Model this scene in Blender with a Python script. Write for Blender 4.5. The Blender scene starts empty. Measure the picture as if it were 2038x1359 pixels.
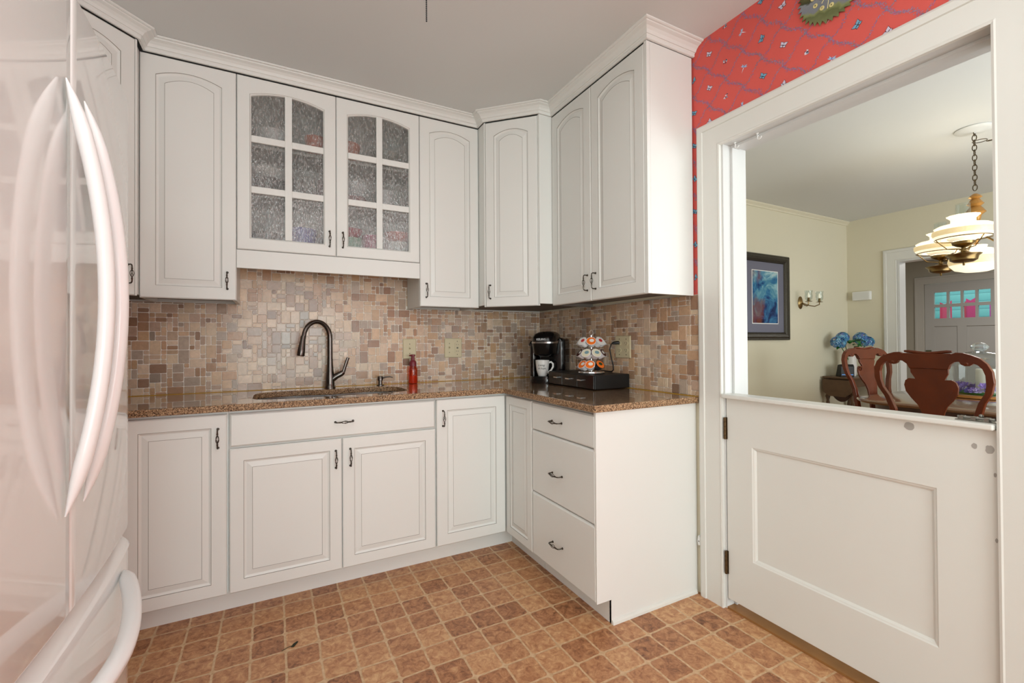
import bpy, bmesh, math, random
from math import pi, sin, cos, radians, sqrt
from mathutils import Vector, Matrix
C = bpy.context.scene.collection
random.seed(7)
CH = 2.566      # ceiling height
W = 2.912       # kitchen width
# ------------------------------------------------------------------ materials
MATS = {}
def lin(c):
    return tuple((v/255/12.92 if v/255 <= 0.04045 else ((v/255+0.055)/1.055)**2.4) for v in c)
def nt(m):
    m.use_nodes = True
    return m.node_tree, m.node_tree.nodes, m.node_tree.links
def pm(name, rgb, rough=0.5, metal=0.0, noise=0.0, nscale=8.0, bump=0.0, bscale=60.0, coat=0.0, trans=0.0, emis=None, es=0.0, spec=0.5, ior=1.45, coat_rough=0.05):
    if name in MATS: return MATS[name]
    m = bpy.data.materials.new(name); t, n, l = nt(m)
    b = n['Principled BSDF']; col = lin(rgb)
    b.inputs['Base Color'].default_value = (*col, 1)
    b.inputs['Roughness'].default_value = rough; b.inputs['Metallic'].default_value = metal
    b.inputs['Coat Weight'].default_value = coat; b.inputs['Coat Roughness'].default_value = coat_rough
    b.inputs['Transmission Weight'].default_value = trans; b.inputs['IOR'].default_value = ior
    b.inputs['Specular IOR Level'].default_value = spec
    if emis is not None:
        b.inputs['Emission Color'].default_value = (*lin(emis), 1); b.inputs['Emission Strength'].default_value = es
    tc = n.new('ShaderNodeTexCoord')
    nz = n.new('ShaderNodeTexNoise'); nz.inputs['Scale'].default_value = nscale; nz.inputs['Detail'].default_value = 4
    l.new(tc.outputs['Object'], nz.inputs['Vector'])
    mx = n.new('ShaderNodeMix'); mx.data_type = 'RGBA'
    mx.inputs[6].default_value = (*[max(0, c*(1-noise)) for c in col], 1)
    mx.inputs[7].default_value = (*[min(1, c*(1+noise)) for c in col], 1)
    l.new(nz.outputs['Fac'], mx.inputs[0]); l.new(mx.outputs[2], b.inputs['Base Color'])
    if bump > 0:
        nb = n.new('ShaderNodeTexNoise'); nb.inputs['Scale'].default_value = bscale; nb.inputs['Detail'].default_value = 3
        l.new(tc.outputs['Object'], nb.inputs['Vector'])
        bp = n.new('ShaderNodeBump'); bp.inputs['Strength'].default_value = bump; bp.inputs['Distance'].default_value = 0.002
        l.new(nb.outputs['Fac'], bp.inputs['Height']); l.new(bp.outputs['Normal'], b.inputs['Normal'])
    MATS[name] = m; return m
def mathn(n, l, op, a, b=None, c=None):
    x = n.new('ShaderNodeMath'); x.operation = op
    for i, v in enumerate((a, b, c)):
        if v is None: continue
        if isinstance(v, (int, float)): x.inputs[i].default_value = v
        else: l.new(v, x.inputs[i])
    return x.outputs[0]
def ramp(n, l, fac, stops, interp='LINEAR'):
    r = n.new('ShaderNodeValToRGB'); r.color_ramp.interpolation = interp
    e = r.color_ramp.elements
    while len(e) > 1: e.remove(e[-1])
    e[0].position = stops[0][0]; e[0].color = (*lin(stops[0][1]), 1)
    for p, c in stops[1:]:
        x = e.new(p); x.color = (*lin(c), 1)
    l.new(fac, r.inputs[0]); return r.outputs[0]

cab = pm('cabinet_paint', (230, 230, 226), 0.36, noise=0.015, nscale=3, bump=0.06, bscale=25)
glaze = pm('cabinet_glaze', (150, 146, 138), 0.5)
inside = pm('cabinet_inside', (186, 184, 178), 0.5)
under = pm('cabinet_underside_shade', (112, 106, 100), 0.7)  # colour darkened to stand in for the shade beneath the wall cabinets
trimw = pm('trim_paint', (224, 223, 217), 0.35, noise=0.015, nscale=4, bump=0.08, bscale=14)
jambw = pm('jamb_paint', (212, 212, 210), 0.4)
ceilm = pm('ceiling_paint', (218, 219, 217), 0.8, noise=0.02, nscale=1.5, bump=0.1, bscale=30)
creamm = pm('cream_wall_paint', (222, 215, 192), 0.75, noise=0.015, nscale=2)
greyw = pm('foyer_wall_paint', (176, 172, 158), 0.7)
kwall = pm('kitchen_wall_paint', (214, 212, 204), 0.7)
fridgem = pm('fridge_enamel', (232, 233, 231), 0.25, coat=1.0, coat_rough=0.04, bump=0.0)
fridgeh = pm('fridge_handle_plastic', (240, 240, 240), 0.3, coat=0.4)
gasket = pm('fridge_gasket', (120, 120, 120), 0.6)
pewter = pm('dark_pewter', (82, 76, 68), 0.3, metal=1.0, noise=0.25, nscale=60)
bronze = pm('oil_rubbed_faucet', (104, 98, 94), 0.24, metal=1.0, noise=0.05)
steel = pm('brushed_steel', (190, 190, 190), 0.22, metal=1.0)
chrome = pm('chrome', (225, 225, 225), 0.08, metal=1.0)
brass = pm('antique_brass', (134, 112, 74), 0.28, metal=1.0, noise=0.15, nscale=20)
brassd = pm('dark_brass', (84, 72, 54), 0.35, metal=1.0)
black = pm('black_plastic', (14, 13, 14), 0.16, coat=0.3)
blackm = pm('black_matte', (16, 15, 15), 0.45)
mahog = pm('mahogany', (94, 37, 11), 0.28, noise=0.75, nscale=6, coat=0.15, spec=0.4)
mahogd = pm('dark_mahogany', (70, 34, 20), 0.35, noise=0.4, nscale=9, coat=0.15)
walnut = pm('walnut', (92, 68, 48), 0.4, noise=0.35, nscale=16)
tabletop = pm('table_top_wood', (122, 88, 66), 0.16, noise=0.2, nscale=12, coat=0.8, coat_rough=0.12)
oak = pm('oak_floor', (150, 104, 58), 0.35, noise=0.3, nscale=14)
ivory = pm('ivory_plastic', (206, 194, 160), 0.35)
whitep = pm('white_plastic', (235, 235, 232), 0.35)
hingem = pm('aged_hinge', (92, 70, 44), 0.45, metal=0.7, noise=0.4, nscale=120)
mugw = pm('mug_glaze', (226, 222, 218), 0.15)
ink = pm('mug_ink', (40, 42, 40), 0.5)
cream_seat = pm('seat_fabric', (214, 200, 170), 0.8)
mat_grey = pm('mat_board', (112, 112, 128), 0.6)
framem = pm('picture_frame_bronze', (66, 62, 54), 0.35, metal=0.5, noise=0.5, nscale=90, bump=0.8, bscale=110)
clockgreen = None

def clear_glass(name, tint=(240, 246, 246), spec=0.18):
    m = bpy.data.materials.new(name); t, n, l = nt(m); n.clear()
    o = n.new('ShaderNodeOutputMaterial'); mx = n.new('ShaderNodeMixShader')
    tr = n.new('ShaderNodeBsdfTransparent'); tr.inputs[0].default_value = (*lin(tint), 1)
    g = n.new('ShaderNodeBsdfGlossy'); g.inputs['Roughness'].default_value = 0.03
    lw = n.new('ShaderNodeLayerWeight'); lw.inputs[0].default_value = 0.35
    f = mathn(n, l, 'MULTIPLY_ADD', mathn(n, l, 'POWER', lw.outputs['Facing'], 1.7), 0.7, spec*0.3)
    l.new(f, mx.inputs[0]); l.new(tr.outputs[0], mx.inputs[1]); l.new(g.outputs[0], mx.inputs[2]); l.new(mx.outputs[0], o.inputs[0])
    return m
glass = clear_glass('clear_glass')
def rain_glass():
    m = bpy.data.materials.new('rain_textured_glass'); t, n, l = nt(m); n.clear()
    o = n.new('ShaderNodeOutputMaterial'); tc = n.new('ShaderNodeTexCoord')
    mp = n.new('ShaderNodeMapping'); mp.inputs['Scale'].default_value = (210, 210, 55); l.new(tc.outputs['Object'], mp.inputs[0])
    nz = n.new('ShaderNodeTexNoise'); nz.inputs['Scale'].default_value = 1.0; nz.inputs['Detail'].default_value = 2.5; l.new(mp.outputs[0], nz.inputs['Vector'])
    mp2 = n.new('ShaderNodeMapping'); mp2.inputs['Scale'].default_value = (6, 6, 3); l.new(tc.outputs['Object'], mp2.inputs[0])
    nz2 = n.new('ShaderNodeTexNoise'); nz2.inputs['Scale'].default_value = 1.0; l.new(mp2.outputs[0], nz2.inputs['Vector'])
    bp = n.new('ShaderNodeBump'); bp.inputs['Strength'].default_value = 1.0; bp.inputs['Distance'].default_value = 0.006; l.new(nz.outputs['Fac'], bp.inputs['Height'])
    tr = n.new('ShaderNodeBsdfTransparent'); tr.inputs[0].default_value = (0.86, 0.87, 0.87, 1)
    df = n.new('ShaderNodeBsdfDiffuse'); df.inputs[0].default_value = (0.42, 0.42, 0.41, 1)
    gl = n.new('ShaderNodeBsdfGlossy'); gl.inputs['Roughness'].default_value = 0.22; gl.inputs[0].default_value = (0.8, 0.8, 0.8, 1)
    l.new(bp.outputs[0], gl.inputs['Normal']); l.new(bp.outputs[0], df.inputs['Normal'])
    f1 = mathn(n, l, 'MULTIPLY_ADD', nz.outputs['Fac'], 2.4, -1.02); f1 = mathn(n, l, 'MAXIMUM', mathn(n, l, 'MINIMUM', f1, 0.7), 0.06)
    m1 = n.new('ShaderNodeMixShader'); l.new(f1, m1.inputs[0]); l.new(tr.outputs[0], m1.inputs[1]); l.new(df.outputs[0], m1.inputs[2])
    f2 = mathn(n, l, 'MULTIPLY_ADD', nz2.outputs['Fac'], 0.42, 0.0)
    m2 = n.new('ShaderNodeMixShader'); l.new(f2, m2.inputs[0]); l.new(m1.outputs[0], m2.inputs[1]); l.new(gl.outputs[0], m2.inputs[2])
    l.new(m2.outputs[0], o.inputs[0]); return m
rainglass = rain_glass()

def granite(polished=True):
    m = bpy.data.materials.new('brown_speckled_granite' if polished else 'granite_edge'); t, n, l = nt(m); b = n['Principled BSDF']
    tc = n.new('ShaderNodeTexCoord')
    v = n.new('ShaderNodeTexVoronoi'); v.inputs['Scale'].default_value = 330; l.new(tc.outputs['Object'], v.inputs['Vector'])
    nz = n.new('ShaderNodeTexNoise'); nz.inputs['Scale'].default_value = 190; nz.inputs['Detail'].default_value = 3; l.new(tc.outputs['Object'], nz.inputs['Vector'])
    sp = n.new('ShaderNodeSeparateColor'); l.new(v.outputs['Color'], sp.inputs[0])
    a = mathn(n, l, 'MULTIPLY_ADD', sp.outputs[0], 0.55, mathn(n, l, 'MULTIPLY', nz.outputs['Fac'], 0.55))
    c = ramp(n, l, a, [(0.0, (44, 30, 20)), (0.34, (66, 46, 32)), (0.42, (122, 90, 62)), (0.54, (146, 112, 82)), (0.68, (170, 136, 102)), (0.8, (196, 164, 130)), (1, (216, 192, 160))])
    l.new(c, b.inputs['Base Color']); b.inputs['Roughness'].default_value = 0.14 if polished else 0.5; b.inputs['Specular IOR Level'].default_value = 0.5 if polished else 0.25; b.inputs['Coat Weight'].default_value = 1.0 if polished else 0.0; b.inputs['Coat Roughness'].default_value = 0.03
    return m
granitem = granite(); graniteedge = granite(False)

def floor_mat():
    m = bpy.data.materials.new('vinyl_tile_floor'); t, n, l = nt(m); b = n['Principled BSDF']
    tc = n.new('ShaderNodeTexCoord'); P = 0.117
    wn = n.new('ShaderNodeTexNoise'); wn.inputs['Scale'].default_value = 11; wn.inputs['Detail'].default_value = 2; l.new(tc.outputs['Object'], wn.inputs['Vector'])
    sub = n.new('ShaderNodeVectorMath'); sub.operation = 'SUBTRACT'; l.new(wn.outputs['Color'], sub.inputs[0]); sub.inputs[1].default_value = (0.5, 0.5, 0.5)
    sc = n.new('ShaderNodeVectorMath'); sc.operation = 'SCALE'; sc.inputs['Scale'].default_value = 0.010; l.new(sub.outputs[0], sc.inputs[0])
    ad = n.new('ShaderNodeVectorMath'); ad.operation = 'ADD'; l.new(tc.outputs['Object'], ad.inputs[0]); l.new(sc.outputs[0], ad.inputs[1])
    s = n.new('ShaderNodeSeparateXYZ'); l.new(ad.outputs[0], s.inputs[0])
    u = mathn(n, l, 'DIVIDE', mathn(n, l, 'ADD', s.outputs[0], 1.605+P*40), P)
    v = mathn(n, l, 'DIVIDE', mathn(n, l, 'ADD', s.outputs[1], 0.7135+0.1165*60), 0.1165)
    fu = mathn(n, l, 'FRACT', u); fv = mathn(n, l, 'FRACT', v)
    iu = mathn(n, l, 'FLOOR', u); iv = mathn(n, l, 'FLOOR', v)
    # rounded box distance
    qx = mathn(n, l, 'MAXIMUM', mathn(n, l, 'SUBTRACT', mathn(n, l, 'ABSOLUTE', mathn(n, l, 'SUBTRACT', fu, 0.5)), 0.36), 0.0)
    qy = mathn(n, l, 'MAXIMUM', mathn(n, l, 'SUBTRACT', mathn(n, l, 'ABSOLUTE', mathn(n, l, 'SUBTRACT', fv, 0.5)), 0.36), 0.0)
    d = mathn(n, l, 'SQRT', mathn(n, l, 'ADD', mathn(n, l, 'MULTIPLY', qx, qx), mathn(n, l, 'MULTIPLY', qy, qy)))
    gm = n.new('ShaderNodeMapRange'); gm.inputs['From Min'].default_value = 0.098; gm.inputs['From Max'].default_value = 0.114; l.new(d, gm.inputs[0])
    cb = n.new('ShaderNodeCombineXYZ'); l.new(iu, cb.inputs[0]); l.new(iv, cb.inputs[1])
    wh = n.new('ShaderNodeTexWhiteNoise'); wh.noise_dimensions = '2D'; l.new(cb.outputs[0], wh.inputs['Vector'])
    n1 = n.new('ShaderNodeTexNoise'); n1.inputs['Scale'].default_value = 34; n1.inputs['Detail'].default_value = 8; n1.inputs['Roughness'].default_value = 0.72; n1.inputs['Distortion'].default_value = 0.9
    l.new(tc.outputs['Object'], n1.inputs['Vector'])
    f = mathn(n, l, 'ADD', mathn(n, l, 'MULTIPLY', n1.outputs['Fac'], 1.35), mathn(n, l, 'MULTIPLY_ADD', wh.outputs['Value'], 0.26, -0.30))
    tile = ramp(n, l, f, [(0.16, (92, 56, 34)), (0.3, (140, 90, 58)), (0.44, (170, 116, 78)), (0.58, (190, 138, 96)), (0.8, (216, 172, 126))])
    gn = n.new('ShaderNodeTexNoise'); gn.inputs['Scale'].default_value = 60; l.new(tc.outputs['Object'], gn.inputs['Vector'])
    gr = ramp(n, l, gn.outputs['Fac'], [(0.3, (190, 152, 112)), (0.7, (216, 184, 146))])
    mx = n.new('ShaderNodeMix'); mx.data_type = 'RGBA'; l.new(gm.outputs[0], mx.inputs[0]); l.new(tile, mx.inputs[6]); l.new(gr, mx.inputs[7])
    l.new(mx.outputs[2], b.inputs['Base Color']); b.inputs['Roughness'].default_value = 0.42
    h = mathn(n, l, 'SUBTRACT', mathn(n, l, 'MULTIPLY', n1.outputs['Fac'], 0.5), gm.outputs[0])
    bp = n.new('ShaderNodeBump'); bp.inputs['Strength'].default_value = 0.35; bp.inputs['Distance'].default_value = 0.002; l.new(h, bp.inputs['Height']); l.new(bp.outputs[0], b.inputs['Normal'])
    return m
floorm = floor_mat()

def attr_mat(name, rough=0.35, nscale=55, amt=0.28, bump=0.25):
    m = bpy.data.materials.new(name); t, n, l = nt(m); b = n['Principled BSDF']
    at = n.new('ShaderNodeVertexColor'); at.layer_name = 'tint'
    tc = n.new('ShaderNodeTexCoord'); nz = n.new('ShaderNodeTexNoise'); nz.inputs['Scale'].default_value = nscale; nz.inputs['Detail'].default_value = 6; nz.inputs['Distortion'].default_value = 0.8
    l.new(tc.outputs['Object'], nz.inputs['Vector'])
    f = mathn(n, l, 'MULTIPLY_ADD', nz.outputs['Fac'], amt*2, 1-amt)
    vm = n.new('ShaderNodeVectorMath'); vm.operation = 'SCALE'; l.new(at.outputs['Color'], vm.inputs[0]); l.new(f, vm.inputs['Scale'])
    l.new(vm.outputs[0], b.inputs['Base Color']); b.inputs['Roughness'].default_value = rough
    bp = n.new('ShaderNodeBump'); bp.inputs['Strength'].default_value = bump; bp.inputs['Distance'].default_value = 0.0015; l.new(nz.outputs['Fac'], bp.inputs['Height']); l.new(bp.outputs[0], b.inputs['Normal'])
    return m
tilem = attr_mat('travertine_tile', 0.22, amt=0.24, bump=0.35)
groutm = pm('tile_grout', (240, 232, 222), 0.8, noise=0.03, nscale=80)
paperm = pm('red_wallpaper', (218, 92, 84), 0.7, noise=0.03, nscale=40)
vinem = attr_mat('wallpaper_vine', 0.7, amt=0.05, bump=0)
caulkm = pm('amber_caulk', (186, 142, 52), 0.5)

# ------------------------------------------------------------------ mesh builder
class MB:
    def __init__(s): s.v = []; s.f = []; s.mi = []; s.cur = 0; s.sm = []; s.smooth = False
    def _f(s, idx, m=None): s.f.append(tuple(idx)); s.mi.append(s.cur if m is None else m); s.sm.append(s.smooth)
    def box(s, x0, x1, y0, y1, z0, z1, m=None):
        x0, x1 = min(x0, x1), max(x0, x1); y0, y1 = min(y0, y1), max(y0, y1); z0, z1 = min(z0, z1), max(z0, z1)
        b = len(s.v); s.v += [(x, y, z) for z in (z0, z1) for y in (y0, y1) for x in (x0, x1)]
        for q in ((0, 2, 3, 1), (4, 5, 7, 6), (0, 1, 5, 4), (2, 6, 7, 3), (0, 4, 6, 2), (1, 3, 7, 5)): s._f([b+i for i in q], m)
    def prism(s, poly, a0, a1, axis='z', m=None):
        """polygon extruded: axis z -> poly (x,y); axis y -> poly (x,z); axis x -> poly (y,z)"""
        def P(p, a): return {'z': (p[0], p[1], a), 'y': (p[0], a, p[1]), 'x': (a, p[0], p[1])}[axis]
        b = len(s.v); n = len(poly)
        s.v += [P(p, a0) for p in poly] + [P(p, a1) for p in poly]
        sm = s.smooth; s.smooth = False
        s._f([b+i for i in range(n)][::-1], m); s._f([b+n+i for i in range(n)], m)
        s.smooth = sm
        for i in range(n): s._f([b+i, b+(i+1) % n, b+n+(i+1) % n, b+n+i], m)
    def loft(s, rings, closed=True, cap0=False, cap1=False, m=None, ms=None):
        b = len(s.v); n = len(rings[0])
        for r in rings: s.v += [tuple(p) for p in r]
        for k in range(len(rings)-1):
            mm = ms[k] if ms else m
            for i in range(n if closed else n-1):
                j = (i+1) % n; s._f([b+k*n+i, b+k*n+j, b+(k+1)*n+j, b+(k+1)*n+i], mm)
        if cap0: s._f([b+i for i in range(n)][::-1], ms[0] if ms else m)
        if cap1: s._f([b+(len(rings)-1)*n+i for i in range(n)], ms[-1] if ms else m)
    def lathe(s, prof, cx=0, cy=0, cz=0, n=24, m=None, axis='z', cap=True, wob=None):
        rings = []
        for r, z in prof:
            ring = []
            for i in range(n):
                a = 2*pi*i/n; rr = max(r, 1e-5)*(1+(wob(a, z) if wob else 0))
                p = (rr*cos(a), rr*sin(a), z)
                if axis == 'y': p = (p[0], -p[2], p[1])      # axis points to -y
                if axis == 'x': p = (-p[2], p[0], p[1])      # axis points to -x
                ring.append((p[0]+cx, p[1]+cy, p[2]+cz))
            rings.append(ring)
        sm = s.smooth; s.smooth = True
        s.loft(rings, True, cap, cap, m); s.smooth = sm
    def tube(s, pts, r, n=10, m=None, cap=True, sy=1.0, up=(0, 0, 1), closed=False):
        pts = [Vector(p) for p in pts]; N = len(pts); up = Vector(up)
        rr = r if isinstance(r, (list, tuple)) else [r]*N
        rings = []
        pu = None
        for i, p in enumerate(pts):
            if closed: t = (pts[(i+1) % N]-pts[i-1]).normalized()
            else: t = (pts[min(i+1, N-1)]-pts[max(i-1, 0)]).normalized()
            a = pu if pu is not None else up
            if abs(t.dot(a)) > 0.95 and pu is None: a = Vector((1, 0, 0)) if abs(t.x) < 0.9 else Vector((0, 1, 0))
            u = (a - t*a.dot(t)).normalized(); w = t.cross(u); pu = u
            rings.append([p + (u*cos(2*pi*k/n)*sy + w*sin(2*pi*k/n))*rr[i] for k in range(n)])
        if closed: rings.append(rings[0])
        sm = s.smooth; s.smooth = True
        s.loft(rings, True, cap and not closed, cap and not closed, m); s.smooth = sm
    def sphere(s, c, r, n=14, k=8, m=None, sc=(1, 1, 1)):
        rings = []
        for j in range(k+1):
            ph = -pi/2+pi*j/k
            rings.append([(c[0]+sc[0]*max(r*cos(ph), 1e-5)*cos(2*pi*i/n), c[1]+sc[1]*max(r*cos(ph), 1e-5)*sin(2*pi*i/n), c[2]+sc[2]*r*sin(ph)) for i in range(n)])
        sm = s.smooth; s.smooth = True; s.loft(rings, True, True, True, m); s.smooth = sm
    def xf(s, mat, start=0):
        for i in range(start, len(s.v)): s.v[i] = tuple(mat @ Vector(s.v[i]))
    def build(s, name, mats, parent=None, loc=(0, 0, 0), rot=(0, 0, 0), bevel=0, world=False, seg=2, cols=None):
        me = bpy.data.meshes.new(name)
        vs = s.v
        if world and parent is not None:
            inv = parent.matrix_basis.inverted(); par = parent.parent
            while par is not None: inv = inv @ par.matrix_basis.inverted(); par = par.parent
            vs = [tuple(inv @ Vector(p)) for p in vs]
        me.from_pydata(vs, [], s.f); 
        if not isinstance(mats, (list, tuple)): mats = [mats]
        for m in mats: me.materials.append(m)
        me.polygons.foreach_set('material_index', s.mi); me.polygons.foreach_set('use_smooth', s.sm)
        me.update(); 
        bm = bmesh.new(); bm.from_mesh(me); bmesh.ops.recalc_face_normals(bm, faces=bm.faces); bm.to_mesh(me); bm.free()
        if cols is not None:
            ca = me.color_attributes.new('tint', 'FLOAT_COLOR', 'CORNER')
            dat = []
            for p in me.polygons: dat += list(cols[p.index])*p.loop_total
            ca.data.foreach_set('color', dat)
        o = bpy.data.objects.new(name, me); C.objects.link(o); o.location = loc; o.rotation_euler = rot
        if parent is not None: o.parent = parent
        if bevel > 0:
            b = o.modifiers.new('bevel', 'BEVEL'); b.width = bevel; b.segments = seg; b.limit_method = 'ANGLE'; b.angle_limit = radians(40); b.harden_normals = False
        if any(s.sm):
            e = o.modifiers.new('split', 'EDGE_SPLIT'); e.split_angle = radians(42); e.use_edge_sharp = False
        return o
def tag(o, label=None, cat=None, group=None, kind=None):
    if label: o['label'] = label
    if cat: o['category'] = cat
    if group: o['group'] = group
    if kind: o['kind'] = kind
    return o
def thing(name, label, cat, loc=(0, 0, 0), rz=0, group=None):
    o = bpy.data.objects.new(name, None); C.objects.link(o); o.location = loc; o.rotation_euler = (0, 0, rz); o.empty_display_size = 0.1
    return tag(o, label, cat, group)
def struct(o, label, cat):
    return tag(o, label, cat, None, 'structure')
def dup(root, loc, rz=None, label=None, rot=None):
    r = root.copy(); C.objects.link(r); r.location = loc
    if rz is not None: r.rotation_euler = (0, 0, rz)
    if rot is not None: r.rotation_euler = rot
    if label: r['label'] = label
    for ch in list(root.children):
        c = ch.copy(); C.objects.link(c); c.parent = r
        for g in list(ch.children):
            d = g.copy(); C.objects.link(d); d.parent = c
    return r

# ------------------------------------------------------------------ room shell
GX = 0.146     # thickness of wall between kitchen and dining room
DX = 4.256     # east wall of dining room
SY = -6.2      # south walls
DY0, DY1, DZ = -1.562, -2.413, 2.045   # dutch door opening
mb = MB(); mb.box(-W-0.15, 0.0, SY, 0.1, -0.06, 0.0)
struct(mb.build('floor', floorm), 'tan square tile pattern vinyl kitchen floor', 'floor')
mb = MB(); mb.box(0.001, 7.6, SY, 1.3, -0.06, 0.008)
struct(mb.build('floor_dining', oak), 'oak wood floor and threshold of the dining room', 'floor')
mb = MB(); mb.box(-W-0.15, 0.07, SY, 0.0, CH, CH+0.1)
struct(mb.build('ceiling', ceilm), 'flat off white kitchen ceiling', 'ceiling')
mb = MB(); mb.box(0.072, 7.6, SY, 1.3, CH, CH+0.1)
struct(mb.build('ceiling_dining', ceilm), 'smooth white dining room ceiling', 'ceiling')
mb = MB(); mb.box(-W-0.15, GX, 0.0, 0.12, 0.0, CH)
wb = struct(mb.build('wall_back', kwall), 'kitchen wall behind the sink', 'wall')
mb = MB(); mb.box(-W-0.15, -W, SY, 0.0, 0, CH); struct(mb.build('wall_left', kwall), 'kitchen wall behind the refrigerator', 'wall')
mb = MB()
mb.box(0, GX, DY0+0.02, 0.0, 0, CH); mb.box(0, GX, SY, DY1-0.02, 0, CH); mb.box(0, GX, DY1-0.02, DY0+0.02, DZ+0.02, CH)
wr = struct(mb.build('wall_right', creamm), 'wall between kitchen and dining room', 'wall')
mb = MB()   # south wall with a window opening at the kitchen
wx0, wx1, wz0, wz1 = -2.1, -0.6, 0.95, 2.15
mb.box(-W-0.15, wx0, SY-0.12, SY, 0, CH); mb.box(wx1, GX, SY-0.12, SY, 0, CH); mb.box(wx0, wx1, SY-0.12, SY, 0, wz0); mb.box(wx0, wx1, SY-0.12, SY, wz1, CH)
struct(mb.build('wall_front', kwall), 'kitchen wall behind the camera', 'wall')
mb = MB(); mb.box(GX, DX, -0.012, 0.12, 0, CH); struct(mb.build('wall_dining_back', creamm), 'cream dining wall with the picture and sconce', 'wall')
# dining east wall with opening
OY0, OY1, OZ = -0.50, -1.75, 2.035
mb = MB(); mb.box(DX, DX+0.12, OY0, 0.1, 0, CH); mb.box(DX, DX+0.12, SY, OY1, 0, CH); mb.box(DX, DX+0.12, OY1, OY0, OZ, CH)
struct(mb.build('wall_dining_right', creamm), 'cream dining wall with the cased opening to the entry', 'wall')
mb = MB(); mb.box(GX, DX, SY-0.12, SY, 0, CH); struct(mb.build('wall_dining_front', creamm), 'cream dining wall behind the camera side', 'wall')
FX = 7.343
mb = MB()
mb.box(FX, FX+0.12, 0.385, 1.3, 0, CH); mb.box(FX, FX+0.12, -3.0, -0.56, 0, CH); mb.box(FX, FX+0.12, -0.56, 0.385, 2.04, CH)
struct(mb.build('wall_entry', greyw), 'dim grey entry wall around the front door', 'wall')
mb = MB(); mb.box(DX+0.12, FX, 1.18, 1.3, 0, CH); mb.box(DX+0.12, FX, -3.0, -2.9, 0, CH)
struct(mb.build('wall_entry_side', greyw), 'side walls of the entry', 'wall')
mb = MB(); mb.box(-0.0, GX, SY-0.12, SY, 0, CH)

# jambs of dutch door
mb = MB()
mb.box(-0.0, GX+0.012, DY0, DY0+0.02, 0.0, DZ+0.02); mb.box(0, GX+0.012, DY1-0.02, DY1, 0, DZ+0.02); mb.box(0, GX+0.012, DY1, DY0, DZ, DZ+0.02)
mb.box(0.048, 0.09, DY0-0.012, DY0, 0.0, DZ); mb.box(0.048, 0.09, DY1, DY1+0.012, 0.0, DZ); mb.box(0.048, 0.09, DY1+0.012, DY0-0.012, DZ-0.012, DZ)
struct(mb.build('trim_1', jambw, bevel=0.0015), 'white jamb lining the half door opening', 'door jamb')
# casing kitchen side: swept mitred profile
def casing(y0, y1, zt, x, dirx, wdt, name, label, mat, thick=0.015, bead=True):
    """y0 > y1, opening edges; x face of wall; dirx -1 toward kitchen"""
    prof = [(0.0, 0.0), (0.0, thick), (0.006, thick+0.002), (0.010, thick), (wdt-0.036, thick), (wdt-0.034, thick+0.006), (wdt-0.012, thick+0.006), (wdt-0.004, thick+0.002), (wdt, thick-0.004), (wdt, 0.0)]
    path = [(y0, 0.0, 1, 0), (y0, zt, 1, 1), (y1, zt, -1, 1), (y1, 0.0, -1, 0)]
    mb = MB(); rings = []
    for (y, z, sy, sz) in path:
        rings.append([(x+dirx*t, y+sy*o, z+sz*o) for o, t in prof])
    mb.loft(rings, True, True, True)
    return struct(mb.build(name, mat), label, 'door casing')
casing(DY0+0.008, DY1+0.002, DZ-0.002, 0.0, -1, 0.122, 'trim_2', 'wide white casing around the half door', trimw)
casing(OY0+0.004, OY1-0.004, OZ, DX, -1, 0.125, 'trim_3', 'white casing around the entry opening', trimw)
mb = MB(); mb.box(DX-0.004, DX+0.13, OY0-0.02, OY0, 0, OZ); mb.box(DX-0.004, DX+0.13, OY1, OY1+0.02, 0, OZ); mb.box(DX-0.004, DX+0.13, OY1+0.02, OY0-0.02, OZ-0.02, OZ)
struct(mb.build('trim_4', jambw), 'white jamb lining the entry opening', 'door jamb')
casing(0.385, -0.56, 2.035, FX, -1, 0.12, 'trim_5', 'grey white casing around the front door', pm('entry_trim', (196, 194, 186), 0.5))
# dining picture rail crown
mb = MB(); mb.prism([(-0.012, CH), (-0.012, CH-0.045), (-0.02, CH-0.045), (-0.026, CH-0.03), (-0.045, CH-0.012), (-0.045, CH)], GX, DX, 'x')
struct(mb.build('trim_6', creamm), 'slim cream crown moulding on the dining wall', 'crown moulding')
mb = MB(); mb.box(GX, DX, -0.026, -0.012, 0.008, 0.13); struct(mb.build('baseboard_dining', trimw, bevel=0.003), 'white baseboard of the dining room', 'baseboard')

# ------------------------------------------------------------------ mosaic backsplash
def clip(x, y0, y1):
    return (y0, y1) if -1.93 < x < -0.99 else (y0, min(y1, 1.391))
def mosaic(valid, s0, s1, z0, z1, mod=0.0238):
    nx, nz = int((s1-s0)/mod)+1, int((z1-z0)/mod)+1
    occ = [[False]*nz for _ in range(nx)]
    shapes = [(2, 2), (2, 2), (3, 2), (2, 3), (2, 1), (1, 2), (2, 2), (1, 1), (2, 1), (1, 2), (1, 1)]
    out = []
    order = [(i, j) for j in range(nz) for i in range(nx)]
    for (i, j) in order:
        if occ[i][j]: continue
        cand = shapes[:]; random.shuffle(cand); cand.append((1, 1))
        for (a, b) in cand:
            if i+a <= nx and j+b <= nz and not any(occ[p][q] for p in range(i, i+a) for q in range(j, j+b)):
                for p in range(i, i+a):
                    for q in range(j, j+b): occ[p][q] = True
                x0, x1 = s0+i*mod, min(s0+(i+a)*mod, s1); y0, y1 = z1-(j+b)*mod, z1-j*mod
                y0 = max(y0, z0)
                y0, y1 = clip((x0+x1)/2, y0, y1)
                if x1-x0 > 0.006 and y1-y0 > 0.006 and valid((x0+x1)/2, (y0+y1)/2): out.append((x0, x1, y0, y1))
                break
    return out
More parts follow.
